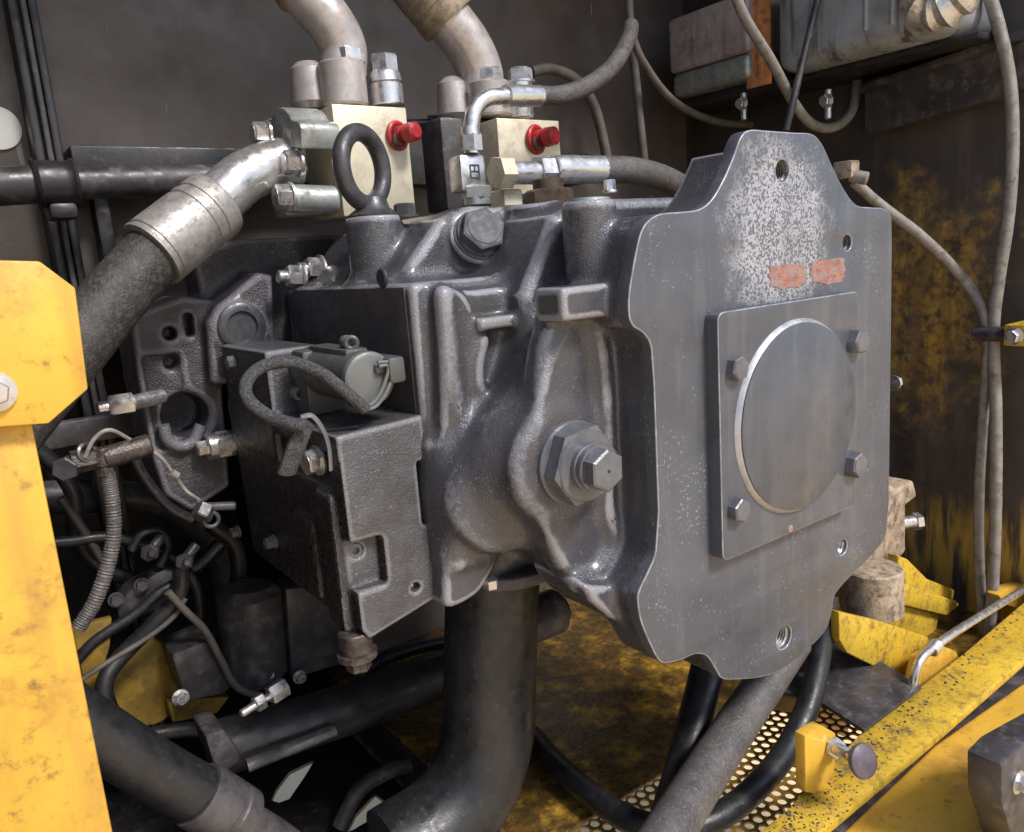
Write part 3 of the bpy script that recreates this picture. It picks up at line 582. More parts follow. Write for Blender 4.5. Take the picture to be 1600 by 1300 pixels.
# ================================================================== MANIFOLD BLOCKS, SPLIT FLANGES AND BIG PIPES
def half_clamp(b, c, ax, up, r, th, w):
    """one half of a split flange: a rounded bar with a half-round hump"""
    ax = Vector(ax).normalized(); up = Vector(up).normalized(); side = ax.cross(up)
    P = []
    for i in range(13):
        t = math.pi*i/12; P.append(c+side*math.cos(t)*r+up*(math.sin(t)*r))
    base = [c+side*(-w)+up*.002, c+side*(-w)+up*r*.55, c+side*(-w*.92)+up*r*.66, c+side*(-r*1.0)+up*r*.70]+[c+side*(-math.cos(math.pi*i/12)*r*.98)+up*(max(math.sin(math.pi*i/12), .70)*r) for i in range(1, 12)]+[c+side*r+up*r*.70, c+side*(w*.92)+up*r*.66, c+side*w+up*r*.55, c+side*w+up*.002]
    b.prism(base, ax*th, .003); return b
def manifold(px, Yb, label, red, dkx, name_dir):
    (xl, yt), (xr, yb_) = px
    A = at(xl, yt, Y=Yb); Bq = at(xr, yb_, Y=Yb)
    t = thing('manifold_block', label, 'valve block', ((A.x+Bq.x)/2, Yb+.05, Bq.z), 'cream manifold blocks above the pump')
    b = B(); b.box((A.x, Yb, Bq.z), (Bq.x, Yb+.10, A.z), .0016); b.done('block', CREAM, t)
    rq = at(*red, Y=Yb); rr_ = rp(rq, 19); axr = Vector((.25, -1, .02)).normalized()
    b = B(); b.torus(rq, axr, rr_*1.0, rr_*.22, 26, 10); b.lathe(rq, axr, [(-.002, rr_*.75), (.012, rr_*.72), (.013, rr_*.5), (.017, rr_*.5), (.018, rr_*.78), (.033, rr_*.72), (.036, rr_*.5)], 24); b.done('red_dust_cap', RED, t)
    b = B(); b.cyl(rq+Vector((-.004, .003, -.006)), rq+Vector((-.004, -.012, -.006)), rr_*.62); b.done('test_nipple', BRASS, t)
    return t, A, Bq
Y1 = .455
m1, A1, B1 = manifold(((518, 162), (650, 334)), Y1, 'larger cream manifold block right behind the eye bolt with red dust cap', (622, 212), 0, 0)
# top flange of block 1
def topflange(t, cxy, Yc, wpx, hpx, boltp):
    c = at(*cxy, Y=Yc); r = rp(c, wpx)
    b = B(); b.cyl(c, c+Vector((0, 0, rp(c, hpx))), r, r*.93, 36, .004); b.done('flange_half', PIPEC, t)
    c2 = c+Vector((-r*1.45, .035, 0)); b = B(); b.cyl(c2-Vector((0, 0, .008)), c2+Vector((0, 0, rp(c, hpx))), r*1.05, r*.95, 36, .006); b.done('flange_half', PIPEC, t)
    return c, r
Yt1 = Y1+.045
c = at(540, 168, Y=Yt1); h1 = rp(c, 66); r1_ = rp(c, 36)
b = B(); b.cyl(c, c+Vector((0, 0, h1)), r1_, r1_, 36, .003); b.box(c+Vector((-.020, .0, 0)), c+Vector((.02, .035, h1*.95)), .006); b.done('flange_half', PIPEC, m1)
c_ = at(490, 172, Y=Yt1+.035); b = B(); b.cyl(c_, c_+Vector((0, 0, h1*1.05)), rp(c_, 33), rp(c_, 29), 36, .008); b.box(c_+Vector((0, -.012, .004)), c_+Vector((.05, .012, h1*.9)), .005); b.done('flange_half', PIPEC, m1)
p = at(541, 100, Y=Yt1); b = B(); b.bolt(p, (0, 0, 1), rp(p, 27), .015, .1, 1.1); b.done('hex_bolt', ZINC, m1, 30)
p = at(606, 166, Y=Yt1-.01); rr_ = rp(p, 26); b = B(); b.cyl(p, p+Vector((0, 0, .028)), rr_, rr_, 30); b.cyl(p+Vector((0, 0, .0285)), p+Vector((0, 0, .043)), rr_, rr_*.9, 30); b.hexa(p+Vector((0, 0, .042)), (0, 0, 1), rr_*.85, .022, .2); b.done('socket_nut', ZINC, m1, 30)
# side flange of block 1 with its four bolts
Ys1 = Y1+.03
fc = at(478, 237, Y=Ys1)
b = B(); half_clamp(b, fc+Vector((-.030, 0, .004)), (1, 0, 0), (0, -.2, 1), .047, .050, .060); b.done('side_flange_half', ZINCG, m1)
p0 = at(442, 310, Y=Y1); p1 = at(524, 312, Y=Y1); b = B(); b.cyl(p0+Vector((0, 0, 0)), p1, rp(p0, 22), rp(p0, 22), 28, .003); b.box(p0+Vector((.004, .01, -.02)), p1+Vector((0, .05, .018)), .006); b.done('side_flange_half', ZINCG, m1)
for x, y, r_ in ((404, 208, 17), (452, 254, 19), (440, 308, 20)):
    p = at(x, y, Y=Y1-.005 if y > 220 else Y1+.05); b = B(); b.bolt(p+Vector((.012, 0, 0)), (-1, 0, 0), rp(p, r_), .017, .3, 1.15); b.done('hex_bolt', ZINC, m1, 30)
p = at(670, 192, Y=.58); b = B(); b.hexa(p, (.9, -.3, 0), .012, .02); b.cyl(p, p+Vector((-.05, .02, 0)), .006); b.done('gauge_fitting', NUTD, m1)
# block 2
Y2 = .43
m2, A2, B2 = manifold(((776, 184), (880, 302)), Y2, 'smaller cream manifold block at the right under the zinc elbow with red cap', (838, 218), 0, 0)
b = B(); b.box(at(700, 330, Y=Y2+.07)+Vector((0, 0, 0)), at(772, 185, Y=Y2+.07)+Vector((0, .06, 0)), .006); b.done('lower_body', BLK2, m2)
c = at(766, 184, Y=Y2+.055); r2_ = rp(c, 34); h2 = rp(c, 52)
b = B(); b.cyl(c, c+Vector((0, 0, h2)), r2_, r2_, 36, .003); b.box(c+Vector((-.02, 0, 0)), c+Vector((.02, .03, h2)), .005); b.done('flange_half', PIPEC, m2)
c_ = at(712, 190, Y=Y2+.09); b = B(); b.cyl(c_, c_+Vector((0, 0, h2*1.25)), rp(c_, 28), rp(c_, 24), 36, .010); b.done('flange_half', PIPEC, m2)
p = at(814, 184, Y=Y2+.04); b = B(); b.cyl(p, p+Vector((0, 0, h2)), rp(p, 21), rp(p, 21), 28); b.done('flange_boss', ZINC, m2)
for x, y in ((766, 130), (813, 130)): p = at(x, y, Y=Y2+.05); b = B(); b.bolt(p, (0, 0, 1), rp(p, 20), .017, .2, 1.15); b.done('hex_bolt', ZINC, m2, 30)
# big pipes (each a pipe with its crimped hose end)
def pipe(name, label, cat, pipe_pts, rpx, crimp, hose=None, mp=PIPE, mc=CRIMP, mh=RUBD, group=None):
    t = thing(name, label, cat, pipe_pts[0], group)
    b = B(); b.tube(pipe_pts, rp(pipe_pts[0], rpx), 28, 8); b.done('pipe', mp, t)
    if crimp:
        a, c, r = crimp; d = (c-a).normalized(); L = (c-a).length; rr_ = rp(a, r)
        b = B(); b.lathe(a, d, [(0, rr_*.80), (0, rr_*.96), (L*.04, rr_), (L*.20, rr_*1.0), (L*.21, rr_*.965), (L*.25, rr_*.965), (L*.26, rr_*1.0), (L*.34, rr_), (L*.35, rr_*.97), (L*.38, rr_*.97), (L*.39, rr_), (L*.92, rr_), (L*.93, rr_*.965), (L*.96, rr_*.965), (L*.97, rr_), (L, rr_*.98), (L, rr_*.8)], 36); b.done('crimp_sleeve', mc, t, 30)
    if hose: b = B(); b.tube(hose[0], rp(hose[0][0], hose[1]), 28, 8); b.done('hose', mh, t)
    return t
P_ = lambda x, y, Y: at(x, y, Y=Y)
pipe('hydraulic_hose', 'thick dusty black hose with bright bent steel pipe and crimp sleeve at left', 'hose', [P_(462, 252, Ys1), P_(425, 258, Ys1), P_(378, 280, Ys1-.01), P_(330, 325, Ys1-.02), P_(290, 365, Ys1-.03)], 37, (P_(338, 318, Ys1-.018), P_(236, 398, Ys1-.04), 53), ([P_(250, 388, Ys1-.037), P_(190, 452, Ys1-.05), P_(115, 545, Ys1-.07), P_(30, 650, Ys1-.09), P_(-60, 760, Ys1-.11), P_(-200, 930, Ys1-.14)], 46))
pipe('hydraulic_hose', 'bent pale steel pipe rising from the larger cream block', 'hose', [P_(536, 118, Yt1+.012), P_(535, 75, Yt1+.012), P_(515, 35, Yt1+.012), P_(480, -5, Yt1+.02), P_(440, -50, Yt1+.03)], 37, (P_(477, -8, Yt1+.02), P_(440, -70, Yt1+.035), 45), None, PIPEC, CRIMPB, group=None)
pipe('hydraulic_hose', 'bent pale steel pipe with brown crimp sleeve rising behind the zinc elbow', 'hose', [P_(752, 150, Y2+.075), P_(749, 112, Y2+.075), P_(730, 70, Y2+.075), P_(698, 28, Y2+.08), P_(660, -18, Y2+.085)], 36, (P_(702, 33, Y2+.08), P_(620, -70, Y2+.10), 47), None, PIPEC, CRIMPB)
# zinc elbow and its hose
Ye = .34
el = thing('elbow_hose', 'thin grey hose on a bright zinc elbow in front of the smaller cream block', 'hose', P_(745, 300, Ye))
b = B(); b.tube([P_(737, 240, Ye), P_(736, 205, Ye), P_(741, 174, Ye), P_(760, 154, Ye), P_(792, 150, Ye)], rp(P_(740, 200, Ye), 13), 18, 8); b.done('elbow_pipe', ZINC, el)
p = P_(737, 236, Ye); b = B(); b.hexa(p, (0, 0, 1), rp(p, 18), .020, .2); b.lathe(p+Vector((0, 0, .018)), (0, 0, 1), [(0, rp(p, 16)), (.010, rp(p, 15))], 24); b.done('swivel_nut', ZINC, el, 30)
p = P_(742, 295, Ye); s_ = rp(p, 27); b = B(); b.box(p+Vector((-s_, -s_*.2, -.004)), p+Vector((s_*.8, s_*1.2, s_*1.9)), .005); body = b.done('tee_body', ZINC, el)
fr = P_(742, 268, Ye-s_*.22); fr.y = Ye-s_*.2
b = B()
for a, c in (((-.30, -.35), (-.30, .35)), ((-.30, .35), (.30, .35)), ((.30, .35), (.30, -.35)), ((-.30, -.35), (.30, -.35)), ((-.3, 0), (.3, 0)), ((0, .35), (0, 0))):
    b.tube([fr+Vector((a[0]*s_, -.0002, a[1]*s_)), fr+Vector((c[0]*s_, -.0002, c[1]*s_))], .0011, 6)
b.done('cast_mark', NUTD, body)
p = P_(746, 322, Ye); b = B(); b.cyl(p, p+Vector((0, 0, .014)), rp(p, 21)); b.hexa(p+Vector((0, 0, .010)), (0, 0, 1), rp(p, 24), .014); b.cyl(p-Vector((0, 0, .03)), p, rp(p, 18)); b.done('lower_nut', ZINCG, el, 30)
c0 = P_(790, 150, Ye); c1 = P_(842, 150, Ye+.005); b = B(); d = (c1-c0); L = d.length; rr_ = rp(c0, 17); b.lathe(c0, d, [(0, rr_*.8), (0, rr_), (L*.3, rr_), (L*.32, rr_*.94), (L*.36, rr_*.94), (L*.38, rr_), (L, rr_*.97), (L, rr_*.7)], 24); b.done('crimp_sleeve', PIPE, el, 30)
b = B(); b.tube([c1-d*.1, P_(880, 148, Ye+.01), P_(925, 130, Ye+.03), P_(960, 100, Ye+.06), P_(982, 60, Ye+.10), P_(986, 40, Ye+.12)], rp(c1, 15), 16, 8); b.done('hose', RUBG, el)
# straight hose that runs behind the end plate
Yh = .27
hh_ = thing('straight_hose', 'grey hose with bright straight ferrule running behind the end plate top', 'hose', P_(800, 290, Yh))
def seg(x0, x1, y, r, Y, kind='cyl', dy=0):
    a = P_(x0, y, Y); c = P_(x1, y+dy, Y); b = B()
    if kind == 'hex': b.hexa(a, c-a, rp(a, r), (c-a).length, .2, .06)
    else: b.cyl(a, c, rp(a, r), rp(a, r), 28)
    return b
seg(774, 796, 270, 26, Yh, 'hex').done('hex_nut', CREAM, hh_, 30); seg(794, 842, 270, 18, Yh).done('tube', ZINC, hh_)
seg(838, 860, 268, 24, Yh, 'hex').done('hex_nut', ZINC, hh_, 30)
b = seg(862, 940, 265, 22, Yh); b.done('ferrule', PIPE, hh_)
b = B(); b.tube([P_(936, 265, Yh), P_(985, 266, Yh), P_(1030, 276, Yh+.005), P_(1075, 300, Yh+.015), P_(1130, 345, Yh+.03)], rp(P_(936, 265, Yh), 21), 20, 8); b.done('hose', RUBG, hh_)
p = P_(800, 330, Yh+.01); b = B(); b.box(p+Vector((-.010, -.0, -.02)), p+Vector((.018, .03, .026)), .003); b.done('tee_foot', CREAM, hh_)
# ================================================================== CABLES
def cable(pts, r, label, m=CABLE, cat='cable', name='cable', group=None, flat=1.0):
    b = B(); b.tube(pts, r, 18, 8, True, flat); return tag(b.done(name, m), label, cat, group)
W = lambda x, y, Y=.62: at(x, y, Y=Y)
cable([W(982, -30), W(987, 50), W(1010, 105), W(1055, 160), W(1120, 190), W(1200, 196), W(1240, 200)], .0075, m=CABLED, label='long thin grey cable hanging in a curve below the pinkish tank')
cable([W(985, 60, .66), W(993, 120, .66), W(1000, 190, .66), W(1008, 262, .66)], .0085, m=CABLED, label='short grey cable dropping straight beside the long curved one')
cable([W(830, 112, .70), W(862, 108, .70), W(900, 125, .70), W(928, 165, .70), W(945, 230, .70), W(950, 270, .70)], .010, m=CABLED, label='grey hose arching down behind the ferrule hose')
SX = .80
Q = lambda x, y, X=SX: at(x, y, X=X)
cable([W(1140, -30, .36), W(1165, 30, .36), W(1205, 95, .36), W(1240, 160, .36), W(1270, 195, .36), W(1305, 198, .36), W(1332, 172, .36), W(1340, 125, .37)], .0085, 'grey cable looping under the bluish tank in a U')
cable([W(1285, -30, .34), W(1258, 80, .34), W(1228, 205, .34)], .0060, 'straight black rod leaning in front of the bluish tank', BLK2, 'rod', 'leaning_rod')
cb1 = cable([Q(1535, -40), Q(1560, 40), Q(1578, 130), Q(1582, 230), Q(1575, 340), Q(1560, 440), Q(1552, 520), Q(1556, 640), Q(1556, 780), Q(1552, 900), Q(1545, 1000)], .0095, 'long pale grey cable hanging down the side wall from the top edge')
cb2 = cable([Q(1335, 285, .62), Q(1375, 320, .66), Q(1440, 370, .72), Q(1500, 430, .79), Q(1535, 485, .80), Q(1543, 540, .80), Q(1537, 640, .81), Q(1530, 760, .81), Q(1530, 880, .81), Q(1538, 1000, .81)], .0085, 'pale grey cable arching out from behind the end plate')
p = Q(1550, 522, SX-.008); b = B(); b.cyl(p+Vector((0, -.03, 0)), p+Vector((0, .028, 0)), .012, .012, 16); b.box(p+Vector((-.006, -.034, -.012)), p+Vector((.006, .03, .012)), .003)
tag(b.done('cable_clip', BLK2), 'dark clip binding the two pale cables together', 'clip')
t = thing('yellow_lug', 'small yellow lug with a bolt beside the cable clip', 'lug', Q(1590, 522))
p = Q(1590, 522, SX-.01); b = B(); b.box(p+Vector((-.012, -.04, -.018)), p+Vector((.06, .016, .016)), .003); b.done('lug_plate', YELD, t); b = B(); b.bolt(p+Vector((-.012, .0, -.002)), (-1, 0, 0), .011, .012); b.done('hex_bolt', ZINC, t, 30)
# ================================================================== TANKS ON THE SIDE
def rbox(t, name, m, lo, hi, r):
    b = B(); b.box(lo, hi, r, None, 4); return b.done(name, m, t)
XT = .72
p0 = at(1170, 130, X=XT); p1 = at(1046, 155, X=XT); zt = at(1046, 30, X=XT).z
t = thing('oil_reservoir', 'weathered pinkish reservoir tank with a dull grey lower band', 'tank', (XT+.07, (p0.y+p1.y)/2, p1.z))
rbox(t, 'tank_body', TANK, (XT, p0.y, p1.z+.048), (WXr-.004, p1.y, zt), .010); rbox(t, 'lower_band', ZINCG, (XT+.003, p0.y+.003, p1.z), (WXr-.004, p1.y-.003, p1.z+.0475), .014)
XU = .70
q0 = at(1480, 72, X=XU); q1 = at(1208, 118, X=XU); zu = q1.z+.26
t = thing('metal_tank', 'bluish grey metal tank streaked with brown runs', 'tank', (XU+.08, (q0.y+q1.y)/2, q1.z))
rbox(t, 'tank_body', TANKB, (XU, q0.y, q1.z), (WXr-.004, q1.y, zu), .030)
for x in (1352, 1392): q_ = at(x, 90, X=XU); b = B(); b.cyl((XU+.0005, q_.y, q1.z+.03), (XU+.0005, q_.y, zu-.03), .0045, .0045, 12); b.done('side_bead', TANKB, t)
p = at(1475, 14, X=.66); b = B(); b.tube([p+Vector((0, .05, .09)), p+Vector((-.01, .02, .012)), p+Vector((-.012, -.02, .006)), p+Vector((0, -.08, .06))], lambda k: .030+.004*math.sin(k*55)+.002*math.sin(k*23), 20, 10); tag(b.done('flexible_duct', FOIL), 'crumpled silver flexible duct hanging in at the top edge', 'duct')
s0_ = at(1203, 130, X=.735); s1_ = at(1166, 130, X=.735)
t = thing('tank_strap', 'faded orange strap between the two tanks', 'strap', s1_)
b = B(); b.box((.735, s0_.y, s0_.z), (.742, s1_.y, zu), .0015); b.done('strap_band', ORNG, t); mid = (s0_.y*.62+s1_.y*.38); b = B(); b.box((.7305, mid-.006, s0_.z+.012), (.7348, mid+.004, zu), .001); b.done('raised_rib', ORNG, t)
sp0 = at(1040, 178, X=.70); sp1 = at(1500, 112, X=.70)
sh = thing('tank_shelf', 'dark steel shelf and bolts carrying the two tanks', 'shelf', (XT, sp0.y, q1.z))
zs = min(q1.z, p1.z)-.001
b = B(); b.box((.755, q0.y-.02, q1.z-.012), (WXr-.004, q1.y+.01, q1.z-.001), .003); b.done('shelf_plate', BLK, sh)
b = B(); b.box((.755, q1.y+.011, p1.z-.022), (WXr-.004, p1.y+.01, p1.z-.001), .003); b.done('shelf_plate', BLK, sh)
for x, y in ((1160, 162), (1292, 158)):
    p = at(x, y, X=.725); b = B(); b.bolt(p, (-1, 0, 0), .010, .010); b.cyl(p+Vector((.004, 0, .02)), p+Vector((.004, 0, -.03)), .006); b.done('hex_bolt', ZINC, sh, 30)
# rail on the side wall
r0 = at(1350, 212, X=WXr-.05); r1 = at(1640, 128, X=WXr-.05)
ra = thing('wall_rail', 'long dark steel angle rail on the side wall under the tanks', 'rail', r0)
d = (r1-r0); b = B(); b.prism([r0, r0+Vector((.05, 0, 0)), r0+Vector((.05, 0, .085)), r0+Vector((-.02, 0, .085)), r0+Vector((-.02, 0, .072)), r0+Vector((.0, 0, .072))], d, .002); b.done('angle_bar', BLK2, ra)
pass
# ================================================================== LEFT: POST, RAIL, BLACK HOSE, YELLOW BRACKET
Yp_ = WYb-.05
pl = thing('wall_post', 'black upright channel post at the left on the back wall', 'post', at(60, 420, Y=Yp_))
for k, (xa, xb, y0) in enumerate(((14, 34, 0), (34, 46, -.012), (46, 62, .0))):
    a = at(xa, 20, Y=Yp_+y0); c = at(xb, 20, Y=Yp_+y0); b = B(); b.box((a.x, Yp_+y0, -.75), (c.x-.001, WYb-.001, .95), .003); b.done(('post_flange', 'post_web', 'post_flange')[k], (BLK, BLK2, BLK)[k], pl)
p = at(160, 340, Y=Yp_); b = B(); b.box((p.x-.006, Yp_+.01, p.z-.20), (p.x+.014, WYb-.002, p.z+.06), .003); tag(b.done('stiffener_bar', BLK), 'short black stiffener bar under the black hose', 'bar')
p = at(-4, 200, Y=WYb-.002); b = B(); b.lathe(p, (0, -1, 0), [(0, .028), (.002, .028), (.0025, .026)], 32); tag(b.done('sticker_disc', WHT), 'white round sticker at the left edge beside the post', 'sticker')
a = at(110, 262, Y=.76); c = at(560, 262, Y=.76); b = B(); b.box((a.x, .735, a.z-.03), (c.x+.5, WYb-.001, a.z+.026), .003); tag(b.done('wall_rail', BLK), 'black ledge rail along the back wall behind the black hose', 'rail')
Yk = .67
bh = thing('black_hose', 'horizontal thick black hose with taped joint at the left', 'hose', at(85, 290, Y=Yk))
b = B(); b.tube([Vector((-.699, Yk, at(-80, 296, Y=Yk).z)), at(-80, 296, Y=Yk), at(0, 291, Y=Yk), at(60, 288, Y=Yk)], rp(at(0, 290, Y=Yk), 30), 24); b.done('hose', BLK2, bh)
b = B(); b.tube([at(60, 288, Y=Yk), at(200, 284, Y=Yk), at(330, 280, Y=Yk), at(500, 272, Y=Yk)], rp(at(0, 290, Y=Yk), 26), 24); b.done('hose', BLK2, bh)
q0 = at(52, 288, Y=Yk); q1 = at(120, 287, Y=Yk); rr_ = rp(q0, 38); L = (q1-q0).length
b = B(); b.lathe(q0, q1-q0, [(0, rr_*.75), (0, rr_*.98), (L*.06, rr_*1.05), (L*.12, rr_*.94), (L*.3, rr_*.96), (L*.7, rr_*.92), (L*.85, rr_*.95), (L*.92, rr_*1.05), (L, rr_), (L, rr_*.7)], 28); b.box(q0+Vector((.01, -.02, -rr_*1.45)), q1+Vector((-.006, .03, -rr_*.8)), .006); b.done('joint_sleeve', BLK, bh)
Yy = .08
yb = thing('yellow_bracket', 'yellow painted post with chamfered plate bolted on at the left edge', 'bracket', at(60, 1290, Y=Yy))
b = B(); b.prism([at(x, y, Y=Yy) for x, y in ((-90, 404), (62, 408), (118, 450), (138, 608), (76, 662), (-90, 674))], (0, .012, 0), .0015); b.done('chamfered_plate', YEL, yb)
b = B(); b.prism([at(x, y, Y=Yy+.013) for x, y in ((-90, 640), (46, 640), (182, 1330), (-90, 1330))], (0, .02, 0), .002); b.done('post', YEL, yb)
p = at(-10, 612, Y=Yy); b = B(); b.lathe(p, (0, -1, 0), [(0, .0125), (.003, .0125), (.0035, .009)], 30); b.hexa(p+Vector((0, -.003, 0)), (0, -1, 0), .0085, .007); b.done('hex_bolt', ZINC, yb, 30)
# ================================================================== SUCTION PIPE AND HOSES UNDER THE PUMP
Yq = .235
t = thing('suction_pipe', 'wide smooth black suction pipe bending down from the pump', 'pipe', P_(765, 1150, Yq))
b = B(); b.tube([P_(772, 850, Yq), P_(768, 960, Yq), P_(765, 1080, Yq), P_(762, 1150, Yq), P_(738, 1225, Yq), P_(690, 1285, Yq-.0), P_(610, 1340, Yq)], rp(P_(765, 1000, Yq), 73), 40, 10); b.done('pipe', RUB, t)
p = P_(790, 890, Yq-.03); b = B(); b.cyl(p, p+Vector((0, 0, .014)), .062, .062, 40); b.done('pipe_flange', BLK2, t)
p = P_(766, 905, Yq-.085); b = B(); b.hexa(p, (0, 0, -1), .0085, .010); b.done('hex_bolt', ZINC, t, 30)
p = P_(858, 958, Yq+.01); b = B(); b.cyl(p+Vector((-.05, 0, 0)), p+Vector((.012, 0, 0)), rp(p, 35)); b.lathe(p+Vector((.012, 0, 0)), (1, 0, 0), [(0, rp(p, 30)), (.008, rp(p, 24))], 20); b.done('side_stub', BLK2, t)
Zf = FZ
def lowhose(pts, r, label, m):
    b = B(); b.tube(pts, r, 20, 8); return tag(b.done('drain_hose', m), label, 'hose')
lowhose([P_(1112, 990, .15), P_(1104, 1050, .14), P_(1085, 1130, .12), P_(1062, 1220, .09), P_(1030, 1330, .04)], rp(P_(1085, 1130, .12), 27), 'plain black hose dropping from the end plate notch', RUB)
lowhose([P_(1240, 1000, .10), P_(1200, 1060, .09), P_(1150, 1135, .07), P_(1095, 1220, .04), P_(1020, 1340, -.01)], rp(P_(1150, 1135, .07), 32), 'dusty grey hose slanting under the bottom tip of the end plate', RUBG)
zz = -.505
lowhose([P_(1292, 930, .12), P_(1282, 1010, .11), P_(1268, 1085, .095), P_(1242, 1150, .085), at(1205, 1205, Z=zz+.005), at(1145, 1262, Z=zz), at(1085, 1290, Z=zz), at(1020, 1292, Z=zz), at(960, 1268, Z=zz), at(880, 1205, Z=zz), at(830, 1150, Z=zz)], rp(P_(1268, 1085, .1), 18), 'thin black hose sweeping in a loop over the perforated floor', RUB)
# ================================================================== FLOOR, PERFORATED GRILLE, YELLOW BEAM
ZL_ = -.63; gl = at(1020, 1215, Z=FZ).y
b = B(); b.box((-.1305, -.02, ZL_), (-.1275, WYb, FZ-.0085), .001); tag(b.done('floor_riser', BLK), kind='structure')
b = B(); b.box((.43, -.02, FZ-.008), (WXr-.001, gl-.0005, FZ), .0015); tag(b.done('floor_plate', YELO), kind='structure')
gx0, gx1 = -.12, .43
b = B(); b.box((-.13, gl, FZ-.008), (WXr-.001, WYb-.001, FZ), .0015); tag(b.done('floor_plate', YELO), kind='structure')
# grille: hexagonal cells, each with a round hole through the sheet
b2 = bmesh.new(); sp = .0168; ry = sp*math.sqrt(3)/2; hr_ = .0063; zt_, zb_ = FZ-.004, FZ-.0065
ang6 = [math.pi/6+math.pi/3*i for i in range(6)]
ny = int((gl-(-.03))/ry)
for j in range(ny):
    for i in range(int((gx1-gx0)/sp)):
        cx = gx0+sp*(i+.5+.5*(j % 2)); cy = gl-ry*(j+.67)
        hexv = [(cx+sp/math.sqrt(3)*math.cos(a), cy+sp/math.sqrt(3)*math.sin(a)) for a in ang6]
        O = []
        for k in range(6): O.append(hexv[k]); n_ = hexv[(k+1) % 6]; O.append(((hexv[k][0]+n_[0])/2, (hexv[k][1]+n_[1])/2))
        ot = [b2.verts.new((*o_, zt_)) for o_ in O]; it = [b2.verts.new((cx+hr_*math.cos(math.pi/6+math.pi/6*k), cy+hr_*math.sin(math.pi/6+math.pi/6*k), zt_)) for k in range(12)]
        ib = [b2.verts.new((v.co.x, v.co.y, zb_)) for v in it]
        for k in range(12):
            m_ = (k+1) % 12; b2.faces.new((ot[k], ot[m_], it[m_], it[k])); b2.faces.new((it[k], it[m_], ib[m_], ib[k]))
bmesh.ops.remove_doubles(b2, verts=b2.verts, dist=.0002)
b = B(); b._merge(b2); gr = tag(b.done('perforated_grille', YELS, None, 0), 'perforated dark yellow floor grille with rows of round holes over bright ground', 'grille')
# beam along the outer edge of the bay
ZB = -.465
bm_ = thing('yellow_beam', 'yellow painted edge beam running up to the lower right with peeling black dirt', 'beam', at(1400, 1110, Z=ZB))
def zpoly(L, Z): return [at(x, y, Z=Z) for x, y in L]
b = B(); b.prism(zpoly([(1120, 1352), (1225, 1268), (1351, 1138), (1506, 1020), (1640, 906), (1660, 980), (1600, 1030), (1464, 1148), (1285, 1297), (1220, 1352)], ZB), (0, 0, -.014), .003); b.done('top_flange', YELD, bm_)
ZC = ZB-.022
b = B(); b.prism(zpoly([(1290, 1322), (1458, 1163), (1600, 1064), (1720, 975), (1900, 1180), (1600, 1420), (1330, 1420)], ZC), (0, 0, -.10), .006, 3); b.done('outer_panel', YEL, bm_)
b = B(); b.prism(zpoly([(1240, 1348), (1464, 1142), (1600, 1025), (1690, 960), (1700, 1010), (1600, 1095), (1300, 1350)], ZC-.004), (0, 0, -.05), .001); b.done('seam_strip', BLK2, bm_)
pt = at(1284, 1232, Z=ZB)
b = B(); b.prism([at(x, y, Y=pt.y) for x, y in ((1258, 1150), (1285, 1134), (1306, 1146), (1304, 1225), (1290, 1245), (1259, 1238))], (0, .014, 0), .0015); tabm = b.done('clamp_tab', YEL, bm_)
tcl = thing('clamp_bolt', 'clamp bolt with round purple grey head through the yellow tab', 'bolt', at(1300, 1166, Y=pt.y))
p = at(1300, 1166, Y=pt.y); dv = (at(1346, 1190, Y=pt.y-.055)-p); dvn = dv.normalized()
b = B(); b.hexa(p, dvn, rp(p, 17), .012); pr_ = [(.0, .0075)]
for k in range(9): pr_ += [(.006+k*.0042, .0078), (.008+k*.0042, .0066)]
b.lathe(p+dvn*.004, dvn, pr_+[(dv.length, .006)], 20); b.done('threaded_rod', ZINC, tcl, 30)
kp = p+dvn*(dv.length-.006); b = B(); b.lathe(kp, (dvn+Vector((.30, 0, 0))), [(0, .010), (.002, .0175), (.006, .0195), (.009, .0185), (.012, .012), (.013, 0)], 32); b.done('rubber_head', KNOB, tcl)
# bent stay rod and its lugs
Yr_ = .02
b = B(); b.tube([at(1424, 1100, Y=Yr_), at(1428, 1060, Y=Yr_), at(1440, 1028, Y=Yr_), at(1466, 1006, Y=Yr_), at(1520, 970, Y=Yr_+.005), at(1585, 930, Y=Yr_+.01), at(1640, 898, Y=Yr_+.02)], .0062, 14, 8); p = at(1458, 1012, Y=Yr_); b.cyl(p+Vector((-.006, 0, -.004)), p+Vector((.012, 0, .002)), .010, .010, 20); tag(b.done('stay_rod', ZINC), 'bent zinc stay rod resting on the yellow beam', 'rod')
b = B(); b.prism([at(x, y, Y=Yr_+.02) for x, y in ((1430, 1075), (1442, 1030), (1475, 1010), (1495, 1018), (1505, 1040), (1500, 1062), (1460, 1100), (1432, 1115))], (0, .02, 0), .003); b.done('rod_lug', YEL, bm_)
b = B(); b.prism([at(x, y, Y=Yr_+.03) for x, y in ((1560, 930), (1575, 920), (1640, 900), (1640, 990), (1592, 985), (1588, 950), (1572, 945))], (0, .02, 0), .002); b.done('rod_lug', YEL, bm_)
